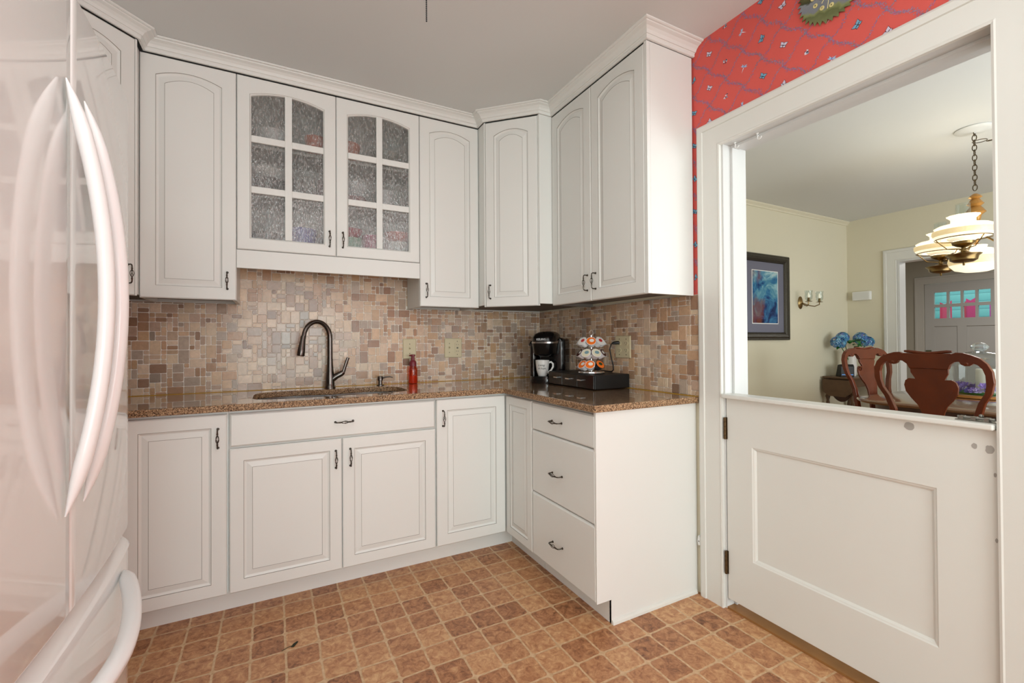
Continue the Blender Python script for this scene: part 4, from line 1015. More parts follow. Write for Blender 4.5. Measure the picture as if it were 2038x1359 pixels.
# ------------------------------------------------------------------ front door of the entry
u = thing('door_1', 'grey front door with eight small panes over tall panels', 'door', (FX, -0.087, 0.008), 0); u['kind'] = 'structure'
doorm = pm('entry_door_paint', (188, 188, 184), 0.5)
mb = MB(); X0, X1 = FX+0.01, FX+0.05
y_l, y_r = 0.382, -0.557
PA = [(0.268, 0.119), (0.091, -0.040), (-0.068, -0.200), (-0.230, -0.362)]
mb.box(X0, X1, 0.268, y_l, 0.012, 2.03); mb.box(X0, X1, y_r, -0.362-0.08, 0.012, 2.03); mb.box(X0, X1, -0.442, 0.268, 1.895, 2.03); mb.box(X0, X1, -0.442, 0.268, 1.37, 1.492)
for a, b_ in ((0.119, 0.091), (-0.040, -0.068), (-0.200, -0.230), (-0.362, -0.442)): mb.box(X0, X1, b_, a, 1.492, 1.895)
for a, b_ in PA: mb.box(X0+0.002, X1, b_, a, 1.664, 1.711)
mb.box(X0, X1, -0.102, 0.0, 0.25, 1.37); mb.box(X0, X1, -0.442, 0.268, 0.012, 0.25)
mb.box(X0+0.012, X1-0.012, -0.442, 0.268, 0.25, 1.37)
mb.build('slab', doorm, u, world=True)
pane_m = clear_glass('bevelled_pane', (230, 245, 245), 0.15)
for a, b_ in PA:
    for z0, z1 in ((1.492, 1.664), (1.711, 1.895)):
        mb = MB(); mb.box(X0+0.018, X0+0.022, b_, a, z0, z1); mb.build('pane', pane_m, u, world=True)
mb = MB(); mb.box(X0-0.016, X0, 0.305, 0.37, 0.955, 1.0); mb.build('latch', pm('latch_brass', (96, 96, 66), 0.4, metal=.6), u, world=True, bevel=0.003)
# what the panes look out on
def siding():
    m = bpy.data.materials.new('teal_siding'); t, n, l = nt(m); b = n['Principled BSDF']; tc = n.new('ShaderNodeTexCoord'); s = n.new('ShaderNodeSeparateXYZ'); l.new(tc.outputs['Object'], s.inputs[0])
    f = mathn(n, l, 'FRACT', mathn(n, l, 'MULTIPLY', s.outputs[2], 7.0)); c = ramp(n, l, f, [(0.0, (60, 110, 110)), (0.12, (96, 158, 154)), (0.9, (112, 172, 166)), (1.0, (126, 184, 178))]); l.new(c, b.inputs['Base Color']); b.inputs['Roughness'].default_value = 0.6; return m
mb = MB(); mb.box(9.6, 9.7, -2.5, 2.5, 0, 3.2); struct(mb.build('wall_outside', siding()), 'teal horizontal siding seen through the front door panes', 'wall')
mb = MB(); mb.box(7.62, 9.7, -2.5, 2.5, -0.1, 0.0); struct(mb.build('floor_porch', kwall), 'porch floor outside the front door', 'floor')
for i, (yy, wd, zt_, col, lab) in enumerate(((0.45, 0.085, 1.80, (226, 60, 96), 'pink red banner outside the left panes of the front door'), (0.225, 0.03, 1.78, (214, 40, 60), 'crimson banner outside the second pane'), (0.135, 0.075, 1.84, (222, 40, 110), 'wide magenta banner outside the third pane'), (-0.10, 0.028, 1.76, (206, 70, 160), 'violet pink banner outside the right pane'))):
    mb = MB(); mb.prism([(yy-wd, 0.002), (yy+wd, 0.002), (yy+wd*0.8, zt_), (yy+wd*.1, zt_-0.04), (yy-wd, zt_+0.02)], 8.3+i*0.01, 8.304+i*0.01, 'x')
    tag(mb.build('banner', pm('banner_%d' % i, col, 0.7)), lab, 'banner', 'banners outside the front door')

# ------------------------------------------------------------------ dining room
# framed picture
def art_mat():
    m = bpy.data.materials.new('blue_landscape_print'); t, n, l = nt(m); b = n['Principled BSDF']; tc = n.new('ShaderNodeTexCoord')
    mp = n.new('ShaderNodeMapping'); mp.inputs['Location'].default_value = (3, 0, 1); l.new(tc.outputs['Object'], mp.inputs[0])
    nz = n.new('ShaderNodeTexNoise'); nz.inputs['Scale'].default_value = 5.5; nz.inputs['Detail'].default_value = 8; nz.inputs['Roughness'].default_value = 0.62; nz.inputs['Distortion'].default_value = 1.0; l.new(mp.outputs[0], nz.inputs['Vector'])
    s = n.new('ShaderNodeSeparateXYZ'); l.new(tc.outputs['Object'], s.inputs[0])
    f = mathn(n, l, 'ADD', mathn(n, l, 'MULTIPLY', nz.outputs['Fac'], 1.0), mathn(n, l, 'MULTIPLY_ADD', s.outputs[2], 0.25, -0.08))
    c = ramp(n, l, f, [(0.22, (24, 30, 60)), (0.34, (40, 70, 120)), (0.44, (60, 120, 160)), (0.52, (96, 150, 170)), (0.60, (150, 190, 200)), (0.72, (206, 206, 190))])
    n2 = n.new('ShaderNodeTexNoise'); n2.inputs['Scale'].default_value = 4; n2.inputs['Detail'].default_value = 5; l.new(tc.outputs['Object'], n2.inputs['Vector'])
    g = mathn(n, l, 'ADD', n2.outputs['Fac'], mathn(n, l, 'MULTIPLY', s.outputs[0], -0.75)); 
    mr = n.new('ShaderNodeMapRange'); mr.inputs['From Min'].default_value = 0.56; mr.inputs['From Max'].default_value = 0.68; l.new(g, mr.inputs[0])
    mx = n.new('ShaderNodeMix'); mx.data_type = 'RGBA'; l.new(mathn(n, l, 'MULTIPLY', mr.outputs[0], 0.75), mx.inputs[0]); l.new(c, mx.inputs[6]); mx.inputs[7].default_value = (*lin((120, 62, 44)), 1)
    l.new(mx.outputs[2], b.inputs['Base Color']); b.inputs['Roughness'].default_value = 0.08; b.inputs['Specular IOR Level'].default_value = 0.6; return m
u = thing('framed_picture', 'blue landscape print in a dark ornate frame on the dining wall', 'picture', (2.675, -0.012, 1.612), 0)
hx, hz = 0.392, 0.438
mb = MB()
def rf(o, y, a=hx, b=hz): return [(-a+o, y, -b+o), (a-o, y, -b+o), (a-o, y, b-o), (-a+o, y, b-o)]
mb.loft([rf(0, -0.001), rf(0, -0.022), rf(0.008, -0.032), rf(0.020, -0.030), rf(0.034, -0.036), (rf(0.058, -0.030)), rf(0.066, -0.022), rf(0.072, -0.024), rf(0.080, -0.014), rf(0.084, -0.001)], True, False, False); mb.build('frame', framem, u)
mb = MB(); mb.box(-hx+0.07, hx-0.07, -0.010, -0.004, -hz+0.07, hz-0.07); mb.build('mat_board', mat_grey, u)
mb = MB(); mb.box(-0.214, 0.214, -0.0115, -0.0102, -0.272, 0.272); mb.build('mat_edge', whitep, u)
mb = MB(); mb.box(-0.205, 0.205, -0.0128, -0.0118, -0.264, 0.264); mb.build('print', art_mat(), u)
# sconce
u = thing('wall_sconce', 'brass two arm wall sconce with clear glass shades', 'sconce', (3.30, -0.012, 1.578), 0)
mb = MB(); mb.lathe([(0.055, 0.0), (0.055, 0.006), (0.040, 0.014), (0.015, 0.024), (0.0, 0.030)], 0, 0, 0, 20, axis='y'); mb.xf(Matrix.Diagonal((0.8, 1, 1.25, 1))); mb.build('backplate', brass, u)
for s in (-1, 1):
    mb = MB(); ex, ey = s*0.10+0.015, -0.135
    mb.tube([(0, -0.02, 0.0), (s*0.03, -0.06, -0.03), (s*0.07, -0.11, -0.045), (ex, ey, -0.025), (ex, ey, 0.0)], [0.005]*5, 8); 
    mb.lathe([(0.0, -0.004), (0.034, 0.0), (0.030, 0.004), (0.012, 0.008), (0.010, 0.040), (0.0, 0.042)], ex, ey, 0, 16); mb.build('arm', brass, u)
    mb = MB(); mb.lathe([(0.016, 0.008), (0.032, 0.030), (0.036, 0.055), (0.032, 0.085), (0.038, 0.115)], ex, ey, 0, 20, cap=False); mb.build('glass_shade', glass, u)
    mb = MB(); mb.lathe([(0.007, 0.042), (0.010, 0.060), (0.006, 0.085), (0.0, 0.098)], ex, ey, 0, 12); mb.build('bulb', pm('frosted_bulb', (240, 236, 224), 0.3, emis=(255, 236, 200), es=0.4), u)
# door chime
u = thing('door_chime', 'small white door chime box high on the dining wall', 'chime', (DX, -0.172, 1.675), -pi/2)
mb = MB(); mb.box(-0.088, 0.088, -0.05, -0.001, -0.048, 0.050); mb.build('cover', whitep, u, bevel=0.004)
mb = MB(); mb.box(-0.078, 0.078, -0.052, -0.0502, -0.038, 0.040); mb.build('face', pm('chime_face', (222, 222, 218), 0.5), u, bevel=0.002)
# side table
u = thing('side_table', 'small dark wood drop leaf side table in the dining corner', 'side table', (3.93, -0.19, 0.008), 0)
mb = MB(); mb.box(-0.27, 0.27, -0.155, 0.155, 0.740, 0.762); mb.build('table_top', walnut, u, bevel=0.006)
mb = MB(); mb.box(-0.235, 0.235, -0.13, 0.13, 0.655, 0.7395); mb.build('apron', walnut, u, bevel=0.002)
for sx in (-1, 1):
    for sy in (-1, 1):
        mb = MB(); X, Y = sx*0.225, sy*0.12
        mb.box(X-0.024, X+0.024, Y-0.024, Y+0.024, 0.58, 0.7385)
        mb.lathe([(0.022, 0.58), (0.014, 0.565), (0.024, 0.54), (0.013, 0.50), (0.026, 0.42), (0.020, 0.25), (0.012, 0.1), (0.018, 0.07), (0.010, 0.0)], X, Y, 0, 14); mb.build('leg', walnut, u)
mb = MB(); mb.prism([(-0.13+0.26*i/16, 0.655-0.17*sin(pi*i/16)**0.6) for i in range(17)], -0.19, -0.178, 'x'); mb.build('drop_leaf', mahogd, u)
mb = MB(); mb.prism([(0.145, 0.73), (-0.145, 0.73), (-0.14, 0.60), (-0.08, 0.55), (0.08, 0.55), (0.14, 0.60)], -0.286, -0.274, 'x'); mb.build('drop_leaf', walnut, u)
# smart display
u = thing('smart_display', 'small black smart display with a lit blue screen on the side table', 'display', (3.795, -0.20, 0.7705), radians(-38))
mb = MB(); mb.prism([(-0.052, 0.0), (0.055, 0.0), (0.050, 0.02), (0.012, 0.128), (-0.035, 0.135), (-0.052, 0.11)], -0.068, 0.068, 'x'); mb.build('body', blackm, u, bevel=0.006)
scr = pm('blue_screen', (30, 120, 200), 0.2, noise=0.5, nscale=18, emis=(40, 130, 220), es=0.8)
tl = math.atan2(0.083, 0.097)
mb = MB(); mb.box(-0.056, 0.056, -0.003, -0.001, 0.02, 0.105); mb.xf(Matrix.Translation((0, -0.0525, 0.0)) @ Matrix.Rotation(radians(-8), 4, 'X')); mb.build('screen', scr, u)
# vase of hydrangeas
vl = (3.93, -0.20, 0.7705)
u = thing('flower_vase', 'white vase holding blue hydrangea blooms on the side table', 'vase', vl, 0)
mb = MB(); mb.lathe([(0.0, 0.0), (0.040, 0.0), (0.045, 0.01), (0.050, 0.10), (0.045, 0.24), (0.052, 0.30), (0.047, 0.30), (0.040, 0.24), (0.04, 0.02), (0.0, 0.015)], 0, 0, 0, 22, cap=False); mb.build('vase', mugw, u)
stem = pm('stem_green', (40, 92, 34), 0.6); leafm = pm('leaf_green', (34, 118, 44), 0.5, noise=0.3, nscale=25)
petal = attr_mat('hydrangea_petal', 0.6, amt=0.1, bump=0)
heads = [(-0.165, 0.045, 0.375, 0.072), (-0.115, 0.03, 0.425, 0.060), (0.135, -0.03, 0.415, 0.068), (0.185, -0.075, 0.375, 0.060)]
random.seed(3)
for hx_, hy_, hz_, hr in heads:
    mb = MB(); mb.tube([(0, 0, 0.05), (hx_*0.3, hy_*0.3, 0.2), (hx_*0.8, hy_*0.8, hz_-0.05), (hx_, hy_, hz_)], 0.004, 6); mb.build('stem', stem, u)
    mb = MB(); cols = []
    for k in range(150):
        z = random.uniform(-0.75, 1); a = random.uniform(0, 2*pi); rr = sqrt(1-z*z); nrm = Vector((rr*cos(a), rr*sin(a), z)); c = Vector((hx_, hy_, hz_))+nrm*hr*random.uniform(0.85, 1.02)
        q = nrm.to_track_quat('Z', 'Y'); base = random.choice([(86, 150, 200), (130, 190, 222), (70, 122, 180), (170, 214, 232), (104, 128, 196), (60, 140, 176)])
        for p in range(4):
            an = p*pi/2+random.uniform(-.2, .2); s_ = 0.013*random.uniform(.8, 1.2)
            pts = [Vector((0, 0, 0)), Vector((cos(an-.5)*s_, sin(an-.5)*s_, 0.004)), Vector((cos(an)*s_*1.35, sin(an)*s_*1.35, 0.002)), Vector((cos(an+.5)*s_, sin(an+.5)*s_, 0.004))]
            b_ = len(mb.v); mb.v += [tuple(c+q @ pt) for pt in pts]; mb._f([b_, b_+1, b_+2, b_+3]); cols.append((*lin(base), 1))
    mb.build('bloom', petal, u, cols=cols)
for (a, r0, z, L) in ((205, 0.03, 0.385, 0.12), (235, 0.04, 0.37, 0.12), (180, 0.04, 0.36, 0.12), (200, 0.03, 0.37, 0.11), (-20, 0.02, 0.38, 0.10), (250, 0.02, 0.34, 0.11), (300, 0.03, 0.39, 0.10), (170, 0.12, 0.31, 0.10), (10, 0.12, 0.32, 0.10), (90, 0.03, 0.38, 0.09)):
    mb = MB(); a = radians(a); N = 8; r1, r2, mid = [], [], []
    for i in range(N+1):
        t = i/N; w_ = 0.032*sin(pi*min(1, t*0.96+0.04))**0.8; p = Vector((cos(a)*(r0+L*t), sin(a)*(r0+L*t), z+0.02*sin(pi*t)-0.02*t)); s_ = Vector((-sin(a), cos(a), 0))
        r1.append(p+s_*w_+Vector((0, 0, 0.008))); mid.append(p); r2.append(p-s_*w_+Vector((0, 0, 0.008)))
    mb.smooth = True; mb.loft([r1, mid, r2], False); mb.build('leaf', leafm, u)

# dining table
u = thing('dining_table', 'polished dark wood dining table with rounded corners', 'dining table', (2.62, -1.79, 0.008), 0)
mb = MB(); tp = rrect(0.79, 0.665, 0.26, 0, 0, 10)
rings = []
for o_, z in ((0.03, 0.722), (0.012, 0.727), (0.004, 0.735), (0.0, 0.742), (0.003, 0.748), (0.010, 0.752)):
    rings.append([(x*(1-o_/0.79), y*(1-o_/0.665), z) for x, y in tp])
mb.smooth = True; mb.loft(rings, True, True, True); mb.build('table_top', tabletop, u)
mb = MB(); mb.smooth = True; a_ = rrect(0.70, 0.575, 0.22, 0, 0, 10); mb.loft([[(x, y, 0.635) for x, y in a_], [(x, y, 0.721) for x, y in a_]], True, True, True); mb.build('apron', mahogd, u)
for sx in (-1, 1):
    mb = MB(); X = sx*0.36
    mb.lathe([(0.07, 0.635), (0.05, 0.60), (0.06, 0.5), (0.085, 0.35), (0.05, 0.25), (0.07, 0.18), (0.05, 0.14)], X, 0, 0, 18)
    for k in range(3):
        a = 2*pi*k/3+(pi if sx < 0 else 0); mb.tube([(X+0.03*cos(a), 0.03*sin(a), 0.22), (X+0.18*cos(a), 0.18*sin(a), 0.17), (X+0.33*cos(a), 0.33*sin(a), 0.06), (X+0.40*cos(a), 0.40*sin(a), 0.022)], [0.04, 0.035, 0.025, 0.022], 10)
    mb.build('pedestal', mahogd, u)
# queen anne chairs: back in local xz plane, seat toward +y
half_out = [(0.20, 0.45), (0.185, 0.60), (0.186, 0.78), (0.205, 0.85), (0.231, 0.90), (0.243, 0.955), (0.240, 1.008), (0.224, 1.046), (0.200, 1.073), (0.170, 1.088), (0.140, 1.098), (0.115, 1.100), (0.100, 1.092), (0.094, 1.094)]
half_in = [(0.0, 1.014), (0.079, 1.012), (0.088, 1.036), (0.106, 1.052), (0.124, 1.054), (0.130, 1.040), (0.145, 1.032), (0.163, 1.034), (0.176, 1.046), (0.190, 1.040), (0.206, 1.02), (0.214, 0.99), (0.214, 0.94), (0.206, 0.90), (0.180, 0.85), (0.158, 0.78), (0.152, 0.60), (0.165, 0.45)]
def lean(z): return -0.20*max(0, z-0.45)**1.3*0.9
def make_chair(label, loc, rz):
    t = thing('dining_chair', label, 'chair', loc, rz, 'dining chairs')
    L = [(-x, z) for x, z in half_out]; Rr = [(x, z) for x, z in half_out][::-1]
    inn = [(x, z) for x, z in half_in][::-1]+[(-x, z) for x, z in half_in][1:]
    # outer from left foot over the crest to right foot, inner back
    poly = L+[(0, 1.090)]+Rr+inn
    mb = MB(); mb.prism(poly, -0.014, 0.014, 'y'); 
    mb.v = [(x, y+lean(z), z) for x, y, z in mb.v]
    for s in (-1, 1): mb.sphere((s*0.150, lean(1.045), 1.046), 0.014, 10, 6, sc=(1, 1.35, 1))
    mb.tube([(x, lean(1.10), 1.101-0.010*cos(x/0.1*pi/2)**2+0.003) for x in [-0.098+0.196*i/10 for i in range(11)]], [0.006]+[0.0085]*9+[0.006], 8)
    mb.build('back_frame', mahog, t, bevel=0.006, seg=3)
    sp = [(0.078, 1.013), (0.077, 0.99), (0.064, 0.965), (0.060, 0.956), (0.088, 0.958), (0.104, 0.945), (0.111, 0.92), (0.106, 0.885), (0.086, 0.85), (0.060, 0.815), (0.044, 0.77), (0.040, 0.68), (0.050, 0.56), (0.075, 0.475)]
    pts = sp+[(-x, z) for x, z in sp][::-1]
    mb = MB(); mb.prism(pts, -0.007, 0.007, 'y'); 
    mb.v = [(x, y+lean(z), z) for x, y, z in mb.v]
    for s in (-1, 1):
        for k in range(2): mb.tube([(s*(0.088+(0.016-0.006*a/6)*cos(a)), lean(0.93)+0.009, 0.935+(0.016-0.006*a/6)*sin(a)) for a in [i*0.6 for i in range(11)]], 0.003, 6)
    mb.build('splat', mahog, t, bevel=0.004, seg=2)
    mb = MB(); mb.prism([(-0.20, -0.01), (0.20, -0.01), (0.25, 0.40), (0.22, 0.43), (-0.22, 0.43), (-0.25, 0.40)], 0.41, 0.455, 'z'); mb.build('seat_frame', mahog, t, bevel=0.006)
    mb = MB(); mb.prism([(-0.17, 0.02), (0.17, 0.02), (0.22, 0.38), (0.20, 0.41), (-0.20, 0.41), (-0.22, 0.38)], 0.456, 0.485, 'z'); mb.build('seat', cream_seat, t, bevel=0.012, seg=3)
    for s in (-1, 1):
        mb = MB(); mb.tube([(s*0.215, 0.385, 0.42), (s*0.240, 0.410, 0.33), (s*0.225, 0.395, 0.18), (s*0.215, 0.385, 0.06), (s*0.232, 0.40, 0.012)], [0.03, 0.033, 0.018, 0.013, 0.024], 10); mb.build('leg', mahog, t)
        mb = MB(); mb.tube([(s*0.183, 0.0, 0.45), (s*0.18, -0.01, 0.25), (s*0.185, -0.05, 0.006)], [0.02, 0.018, 0.016], 8); mb.build('leg', mahog, t)
    return t
make_chair('carved dark wood dining chair seen from behind at the near end of the table', (1.385-0.07+0.05, -1.810, 0.008), -pi/2)
dc = make_chair('carved dark wood dining chair on the far side near the hydrangeas', (2.42, -1.09, 0.008), pi+radians(-13))
# tray with cloche
tl_ = (2.72, -1.585)
u = thing('serving_tray', 'round wooden tray under the glass cloche on the dining table', 'tray', (tl_[0], tl_[1], 0.7605), 0)
mb = MB(); mb.lathe([(0.0, 0.0), (0.19, 0.0), (0.225, 0.004), (0.232, 0.022), (0.226, 0.022), (0.215, 0.010), (0.0, 0.009)], 0, 0, 0, 36, cap=False); mb.build('tray', pm('honey_wood', (190, 132, 74), 0.35, noise=0.2), u)
u = thing('glass_cloche', 'large clear glass dome cloche with a knob on the dining table', 'cloche', (tl_[0], tl_[1], 0.7705), 0)
mb = MB(); mb.lathe([(0.175, 0.0), (0.178, 0.02), (0.176, 0.20), (0.165, 0.255), (0.125, 0.292), (0.06, 0.310), (0.025, 0.316)], 0, 0, 0, 40, cap=False); mb.build('dome', glass, u)
mb = MB(); mb.lathe([(0.022, 0.314), (0.030, 0.322), (0.045, 0.338), (0.050, 0.350), (0.040, 0.360), (0.028, 0.372), (0.012, 0.378), (0.0, 0.379)], 0, 0, 0, 24); mb.build('knob', pm('solid_glass', (225, 235, 240), 0.03, trans=0.8, ior=1.45), u)
u = tag(MB().build('tmp', glass), '', ''); bpy.data.objects.remove(u)
mb = MB(); mb.lathe([(0.0, 0.0), (0.052, 0.0), (0.055, 0.004), (0.055, 0.185), (0.050, 0.19), (0.0, 0.188)], tl_[0]+0.01, tl_[1]-0.03, 0.7705, 24, cap=False)
tag(mb.build('candle', pm('candle_wax', (236, 232, 220), 0.5, emis=(240, 236, 224), es=0.05)), 'thick white pillar candle inside the glass cloche', 'candle')
random.seed(11)
u = thing('flower_wreath', 'purple flower ring with green leaves inside the glass cloche', 'flowers', (tl_[0], tl_[1], 0.7705), 0)
mb = MB(); cols = []; mg = MB()
for k in range(30):
    a = 2*pi*k/30; c = Vector((0.118*cos(a), 0.118*sin(a), random.uniform(0.035, 0.075)))
    base = random.choice([(120, 90, 180), (150, 120, 200), (196, 176, 220), (90, 70, 160), (210, 190, 214)])
    for ring_ in range(2):
        for p in range(6):
            an = p*pi/3+ring_*0.5; s_ = (0.030, 0.019)[ring_]; el = (0.010, 0.018)[ring_]
            pts = [Vector((0, 0, 0)), Vector((cos(an-.45)*s_*.8, sin(an-.45)*s_*.8, el*.6)), Vector((cos(an)*s_, sin(an)*s_, el)), Vector((cos(an+.45)*s_*.8, sin(an+.45)*s_*.8, el*.6))]
            q = Vector((cos(a)*0.8, sin(a)*0.8, 0.8)).to_track_quat('Z', 'Y'); b_ = len(mb.v); mb.v += [tuple(c+q @ pt) for pt in pts]; mb._f([b_, b_+1, b_+2, b_+3]); cols.append((*lin(base), 1))
    for p in range(2):
        an = a+random.uniform(-.3, .3); c2 = Vector((0.12*cos(an), 0.12*sin(an), 0.015)); L_ = 0.036; dv = Vector((cos(an), sin(an), 0.25)); sv = Vector((-sin(an), cos(an), 0))*0.014
        b_ = len(mg.v); mg.v += [tuple(c2-dv*L_*.5), tuple(c2+sv), tuple(c2+dv*L_), tuple(c2-sv)]; mg._f([b_, b_+1, b_+2, b_+3])
mg.tube([(0.115*cos(a), 0.115*sin(a), 0.018) for a in [2*pi*i/24 for i in range(24)]], 0.010, 8, closed=True)
mb.build('blossoms', petal, u, cols=cols); mg.build('leaves', leafm, u)

# chandelier
CX, CY = 2.344, -1.684
u = thing('chandelier', 'brass chandelier with milk glass hurricane shades hung on a chain', 'chandelier', (CX, CY, 1.62), 0)
mb = MB(); mb.lathe([(0.096, -0.001), (0.098, -0.006), (0.090, -0.012), (0.07, -0.016), (0.03, -0.022), (0.0, -0.03)], CX, CY, CH, 36); mb.build('ceiling_medallion', ceilm, u, world=True)
mb = MB(); z = CH-0.028; k = 0
while z > 2.145:
    w_ = 0.011; h_ = 0.021; ring_ = []
    for i in range(12):
        a = 2*pi*i/12; p = (w_*cos(a), 0, h_*sin(a)) if k % 2 == 0 else (0, w_*cos(a), h_*sin(a)); ring_.append((CX+p[0], CY+p[1], z+p[2]))
    mb.tube(ring_, 0.0026, 6, closed=True); z -= 0.033; k += 1
# swagged run of chain to the right
for i in range(10):
    t = i/9; c = Vector((CX+0.02+0.10*t*2, CY-0.02-0.28*t*2, CH-0.085-0.03*sin(pi*t))); d_ = Vector((0.33, -0.93, 0)); s_ = Vector((0, 0, 1)) if i % 2 == 0 else Vector((0.93, 0.33, 0))
    mb.tube([c+d_*0.036*cos(a)+s_*0.010*sin(a) for a in [2*pi*j/12 for j in range(12)]], 0.0024, 6, closed=True)
mb.build('chain', brassd, u, world=True)
gw_ = pm('gilded_wood', (168, 122, 60), 0.35, metal=0.4, noise=0.2)
mb = MB(); mb.lathe([(0.008, 2.135), (0.022, 2.125), (0.034, 2.11), (0.020, 2.10), (0.030, 2.085), (0.042, 2.065), (0.026, 2.05), (0.040, 2.03), (0.052, 2.01), (0.030, 1.99), (0.022, 1.95), (0.034, 1.92), (0.030, 1.88), (0.014, 1.86), (0.012, 1.80), (0.0, 1.79)], CX, CY, 0, 24); mb.build('stem', gw_, u, world=True)
milk = pm('glowing_milk_glass', (246, 236, 214), 0.3, emis=(255, 240, 206), es=0.95, noise=0.05, nscale=60)
milkpat = pm('shade_band', (226, 208, 168), 0.35, noise=0.25, nscale=90, emis=(255, 226, 170), es=0.45)
def shade_prof(mb, cx, cy, z0):
    rs = lambda a, z: 0.03*cos(12*a) if z > z0+0.125 else 0
    mb.lathe([(0.100, z0+0.0), (0.128, z0+0.006), (0.140, z0+0.018)], cx, cy, 0, 40, cap=False, m=0)
    mb.lathe([(0.140, z0+0.018), (0.147, z0+0.034), (0.146, z0+0.050)], cx, cy, 0, 40, cap=False, m=1)
    mb.lathe([(0.146, z0+0.050), (0.130, z0+0.062), (0.137, z0+0.070), (0.120, z0+0.080), (0.075, z0+0.090), (0.058, z0+0.098), (0.058, z0+0.120), (0.072, z0+0.136), (0.078, z0+0.140)], cx, cy, 0, 48, cap=False, m=0, wob=rs)
for ang in (186, 53, -62):
    a = radians(ang); R_ = 0.30; lx, ly = CX+R_*cos(a), CY+R_*sin(a)
    mb = MB(); mb.tube([(CX+0.02*cos(a), CY+0.02*sin(a), 1.87), (CX+0.10*cos(a), CY+0.10*sin(a), 1.80), (CX+0.20*cos(a), CY+0.20*sin(a), 1.735), (CX+0.27*cos(a), CY+0.27*sin(a), 1.735), (lx, ly, 1.752)], 0.006, 8)
    mb.lathe([(0.0, 1.632), (0.006, 1.636), (0.005, 1.650), (0.045, 1.654), (0.064, 1.666), (0.069, 1.688), (0.082, 1.698), (0.084, 1.702), (0.040, 1.710), (0.014, 1.722), (0.010, 1.745), (0.030, 1.752), (0.052, 1.766), (0.056, 1.782), (0.050, 1.784)], lx, ly, 0, 28)
    for s in (0, 2.1, 4.2): mb.tube([(lx+0.012*cos(s), ly+0.012*sin(s), 1.735), (lx+0.075*cos(s), ly+0.075*sin(s), 1.742), (lx+0.105*cos(s), ly+0.105*sin(s), 1.775), (lx+0.128*cos(s), ly+0.128*sin(s), 1.803)], 0.003, 6)
    mb.lathe([(0.134, 1.800), (0.136, 1.803), (0.134, 1.806)], lx, ly, 0, 36, cap=False)
    arm = mb.build('arm', brass, u, world=True)
    mb = MB(); mb.lathe([(0.050, 1.785), (0.075, 1.800), (0.080, 1.808)], lx, ly, 0, 28, cap=False); mb.build('glass_font', pm('crystal_font', (236, 232, 220), 0.1, noise=0.3, nscale=160, emis=(255, 240, 210), es=0.5, bump=1, bscale=200), arm, world=True)
    mb = MB(); shade_prof(mb, lx, ly, 1.804); mb.build('shade', [milk, milkpat], arm, world=True)
    mb = MB(); mb.lathe([(0.034, 1.86), (0.036, 1.94), (0.033, 2.02)], lx, ly, 0, 24, cap=False); mb.build('chimney', glass, arm, world=True)
mb = MB(); mb.lathe([(0.0, 1.618), (0.06, 1.620), (0.105, 1.634), (0.132, 1.665)], CX, CY, 0, 40, cap=False, m=0); mb.lathe([(0.132, 1.665), (0.138, 1.69), (0.132, 1.715)], CX, CY, 0, 40, cap=False, m=1)
mb.lathe([(0.132, 1.715), (0.110, 1.735), (0.116, 1.745), (0.08, 1.765), (0.05, 1.775), (0.055, 1.79)], CX, CY, 0, 40, cap=False, m=0); mb.build('centre_bowl', [milk, milkpat], u, world=True)

# ------------------------------------------------------------------ lights
def area(name, loc, rot, sx, sy, power, col=(1, 1, 1), spread=None):
    l = bpy.data.lights.new(name, 'AREA'); l.shape = 'RECTANGLE'; l.size = sx; l.size_y = sy; l.energy = power; l.color = col
    if spread: l.spread = spread
    o = bpy.data.objects.new(name, l); C.objects.link(o); o.location = loc; o.rotation_euler = rot; return o
area('window_daylight', (-1.35, SY-0.02, 1.55), (radians(90), 0, 0), 1.4, 1.15, 40, (0.86, 0.98, 0.99))
area('kitchen_top_fill', (-1.45, -2.75, 2.50), (radians(0), 0, 0), 1.6, 1.8, 18, (0.90, 1.0, 0.99))  # no real fixture: unseen downlight added in place of ceiling bounce
area('kitchen_fill', (-1.4, -5.3, 0.8), (radians(112), 0, radians(-5)), 2.2, 1.3, 40, (0.88, 1.0, 0.99))
area('side_fill', (-2.8, -4.6, 1.55), (0, radians(-90), radians(22)), 1.3, 1.1, 26, (0.90, 1.0, 0.99))  # no window here: fill added from the left for the right-hand doors
area('dining_south_fill', (2.0, SY+0.1, 1.5), (radians(90), 0, 0), 2.4, 1.6, 88, (0.88, 0.96, 1.0))  # unseen fill added before the windowless south wall to brighten the dining room
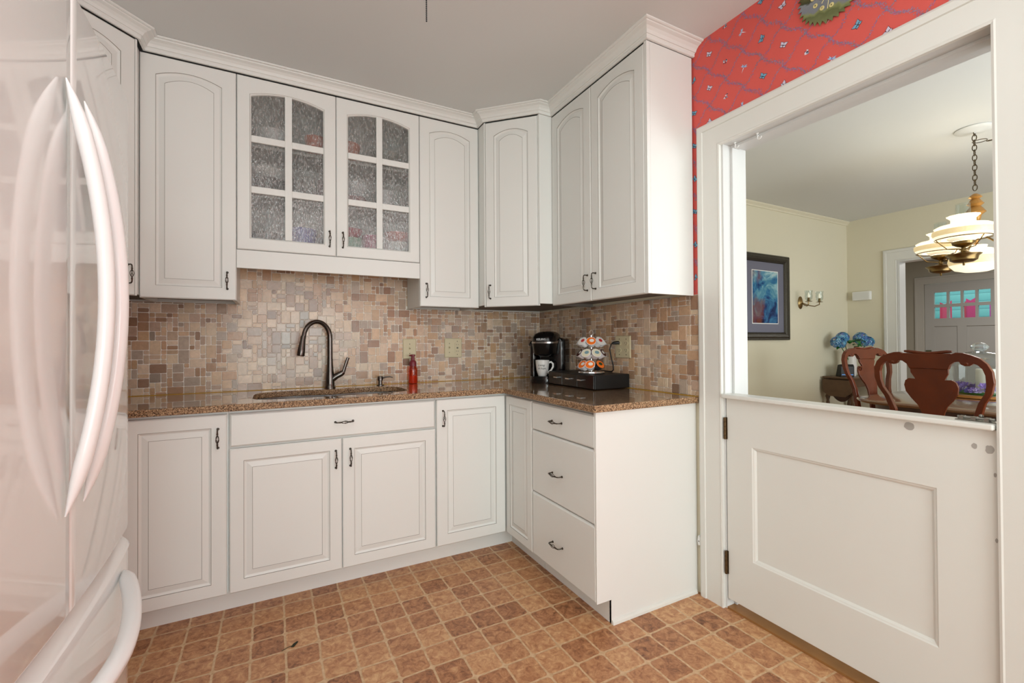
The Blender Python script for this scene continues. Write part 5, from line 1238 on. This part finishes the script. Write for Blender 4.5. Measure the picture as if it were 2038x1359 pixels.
area('dining_uplight_fill', (1.9, -3.4, 1.0), (radians(150), 0, 0), 2.0, 1.5, 42, (0.88, 0.96, 1.0))  # unseen low lamp aimed upward, added to brighten the dining room ceiling
area('entry_fill', (5.8, -1.2, 2.4), (0, 0, 0), 0.8, 0.8, 34, (1.0, 0.98, 0.94))  # unseen fill added to lift the grey of the entry and front door
area('porch_daylight', (8.0, 0.0, 3.0), (radians(0), radians(-20), 0), 1.5, 3.0, 90, (1.0, 1.0, 1.0))
for ang in (186, 53, -62):
    a = radians(ang); l = bpy.data.lights.new('chandelier_bulb', 'POINT'); l.energy = 2.2; l.color = (1.0, 0.88, 0.70); l.shadow_soft_size = 0.03
    o = bpy.data.objects.new('chandelier_bulb', l); C.objects.link(o); o.location = (CX+0.3*cos(a), CY+0.3*sin(a), 1.88)
w = bpy.data.worlds.new('world'); bpy.context.scene.world = w; w.use_nodes = True
w.node_tree.nodes['Background'].inputs[0].default_value = (0.75, 0.85, 1.0, 1); w.node_tree.nodes['Background'].inputs[1].default_value = 0.6

# ------------------------------------------------------------------ camera
cam = bpy.data.cameras.new('camera'); co = bpy.data.objects.new('camera', cam); C.objects.link(co); bpy.context.scene.camera = co
yaw, pitch, roll, F = -0.4855, 0.0084, -0.0061, 899.61
fw = Vector((-sin(yaw)*cos(pitch), cos(yaw)*cos(pitch), sin(pitch))); r0 = Vector((cos(yaw), sin(yaw), 0)); u0 = r0.cross(fw)
r = cos(roll)*r0+sin(roll)*u0; up = -sin(roll)*r0+cos(roll)*u0
M4 = Matrix(((r.x, up.x, -fw.x, -1.7625), (r.y, up.y, -fw.y, -2.8875), (r.z, up.z, -fw.z, 1.1768), (0, 0, 0, 1)))
co.matrix_world = M4
cam.sensor_fit = 'HORIZONTAL'; cam.sensor_width = 36; cam.lens = F/2038*36
cam.shift_x = (1019-1018.24)/2038; cam.shift_y = (671.88-679.5)/2038
cam.clip_start = 0.02
sc = bpy.context.scene
sc.view_settings.view_transform = 'Standard'; sc.view_settings.look = 'None'; sc.view_settings.exposure = 0.0; sc.view_settings.gamma = 1.0
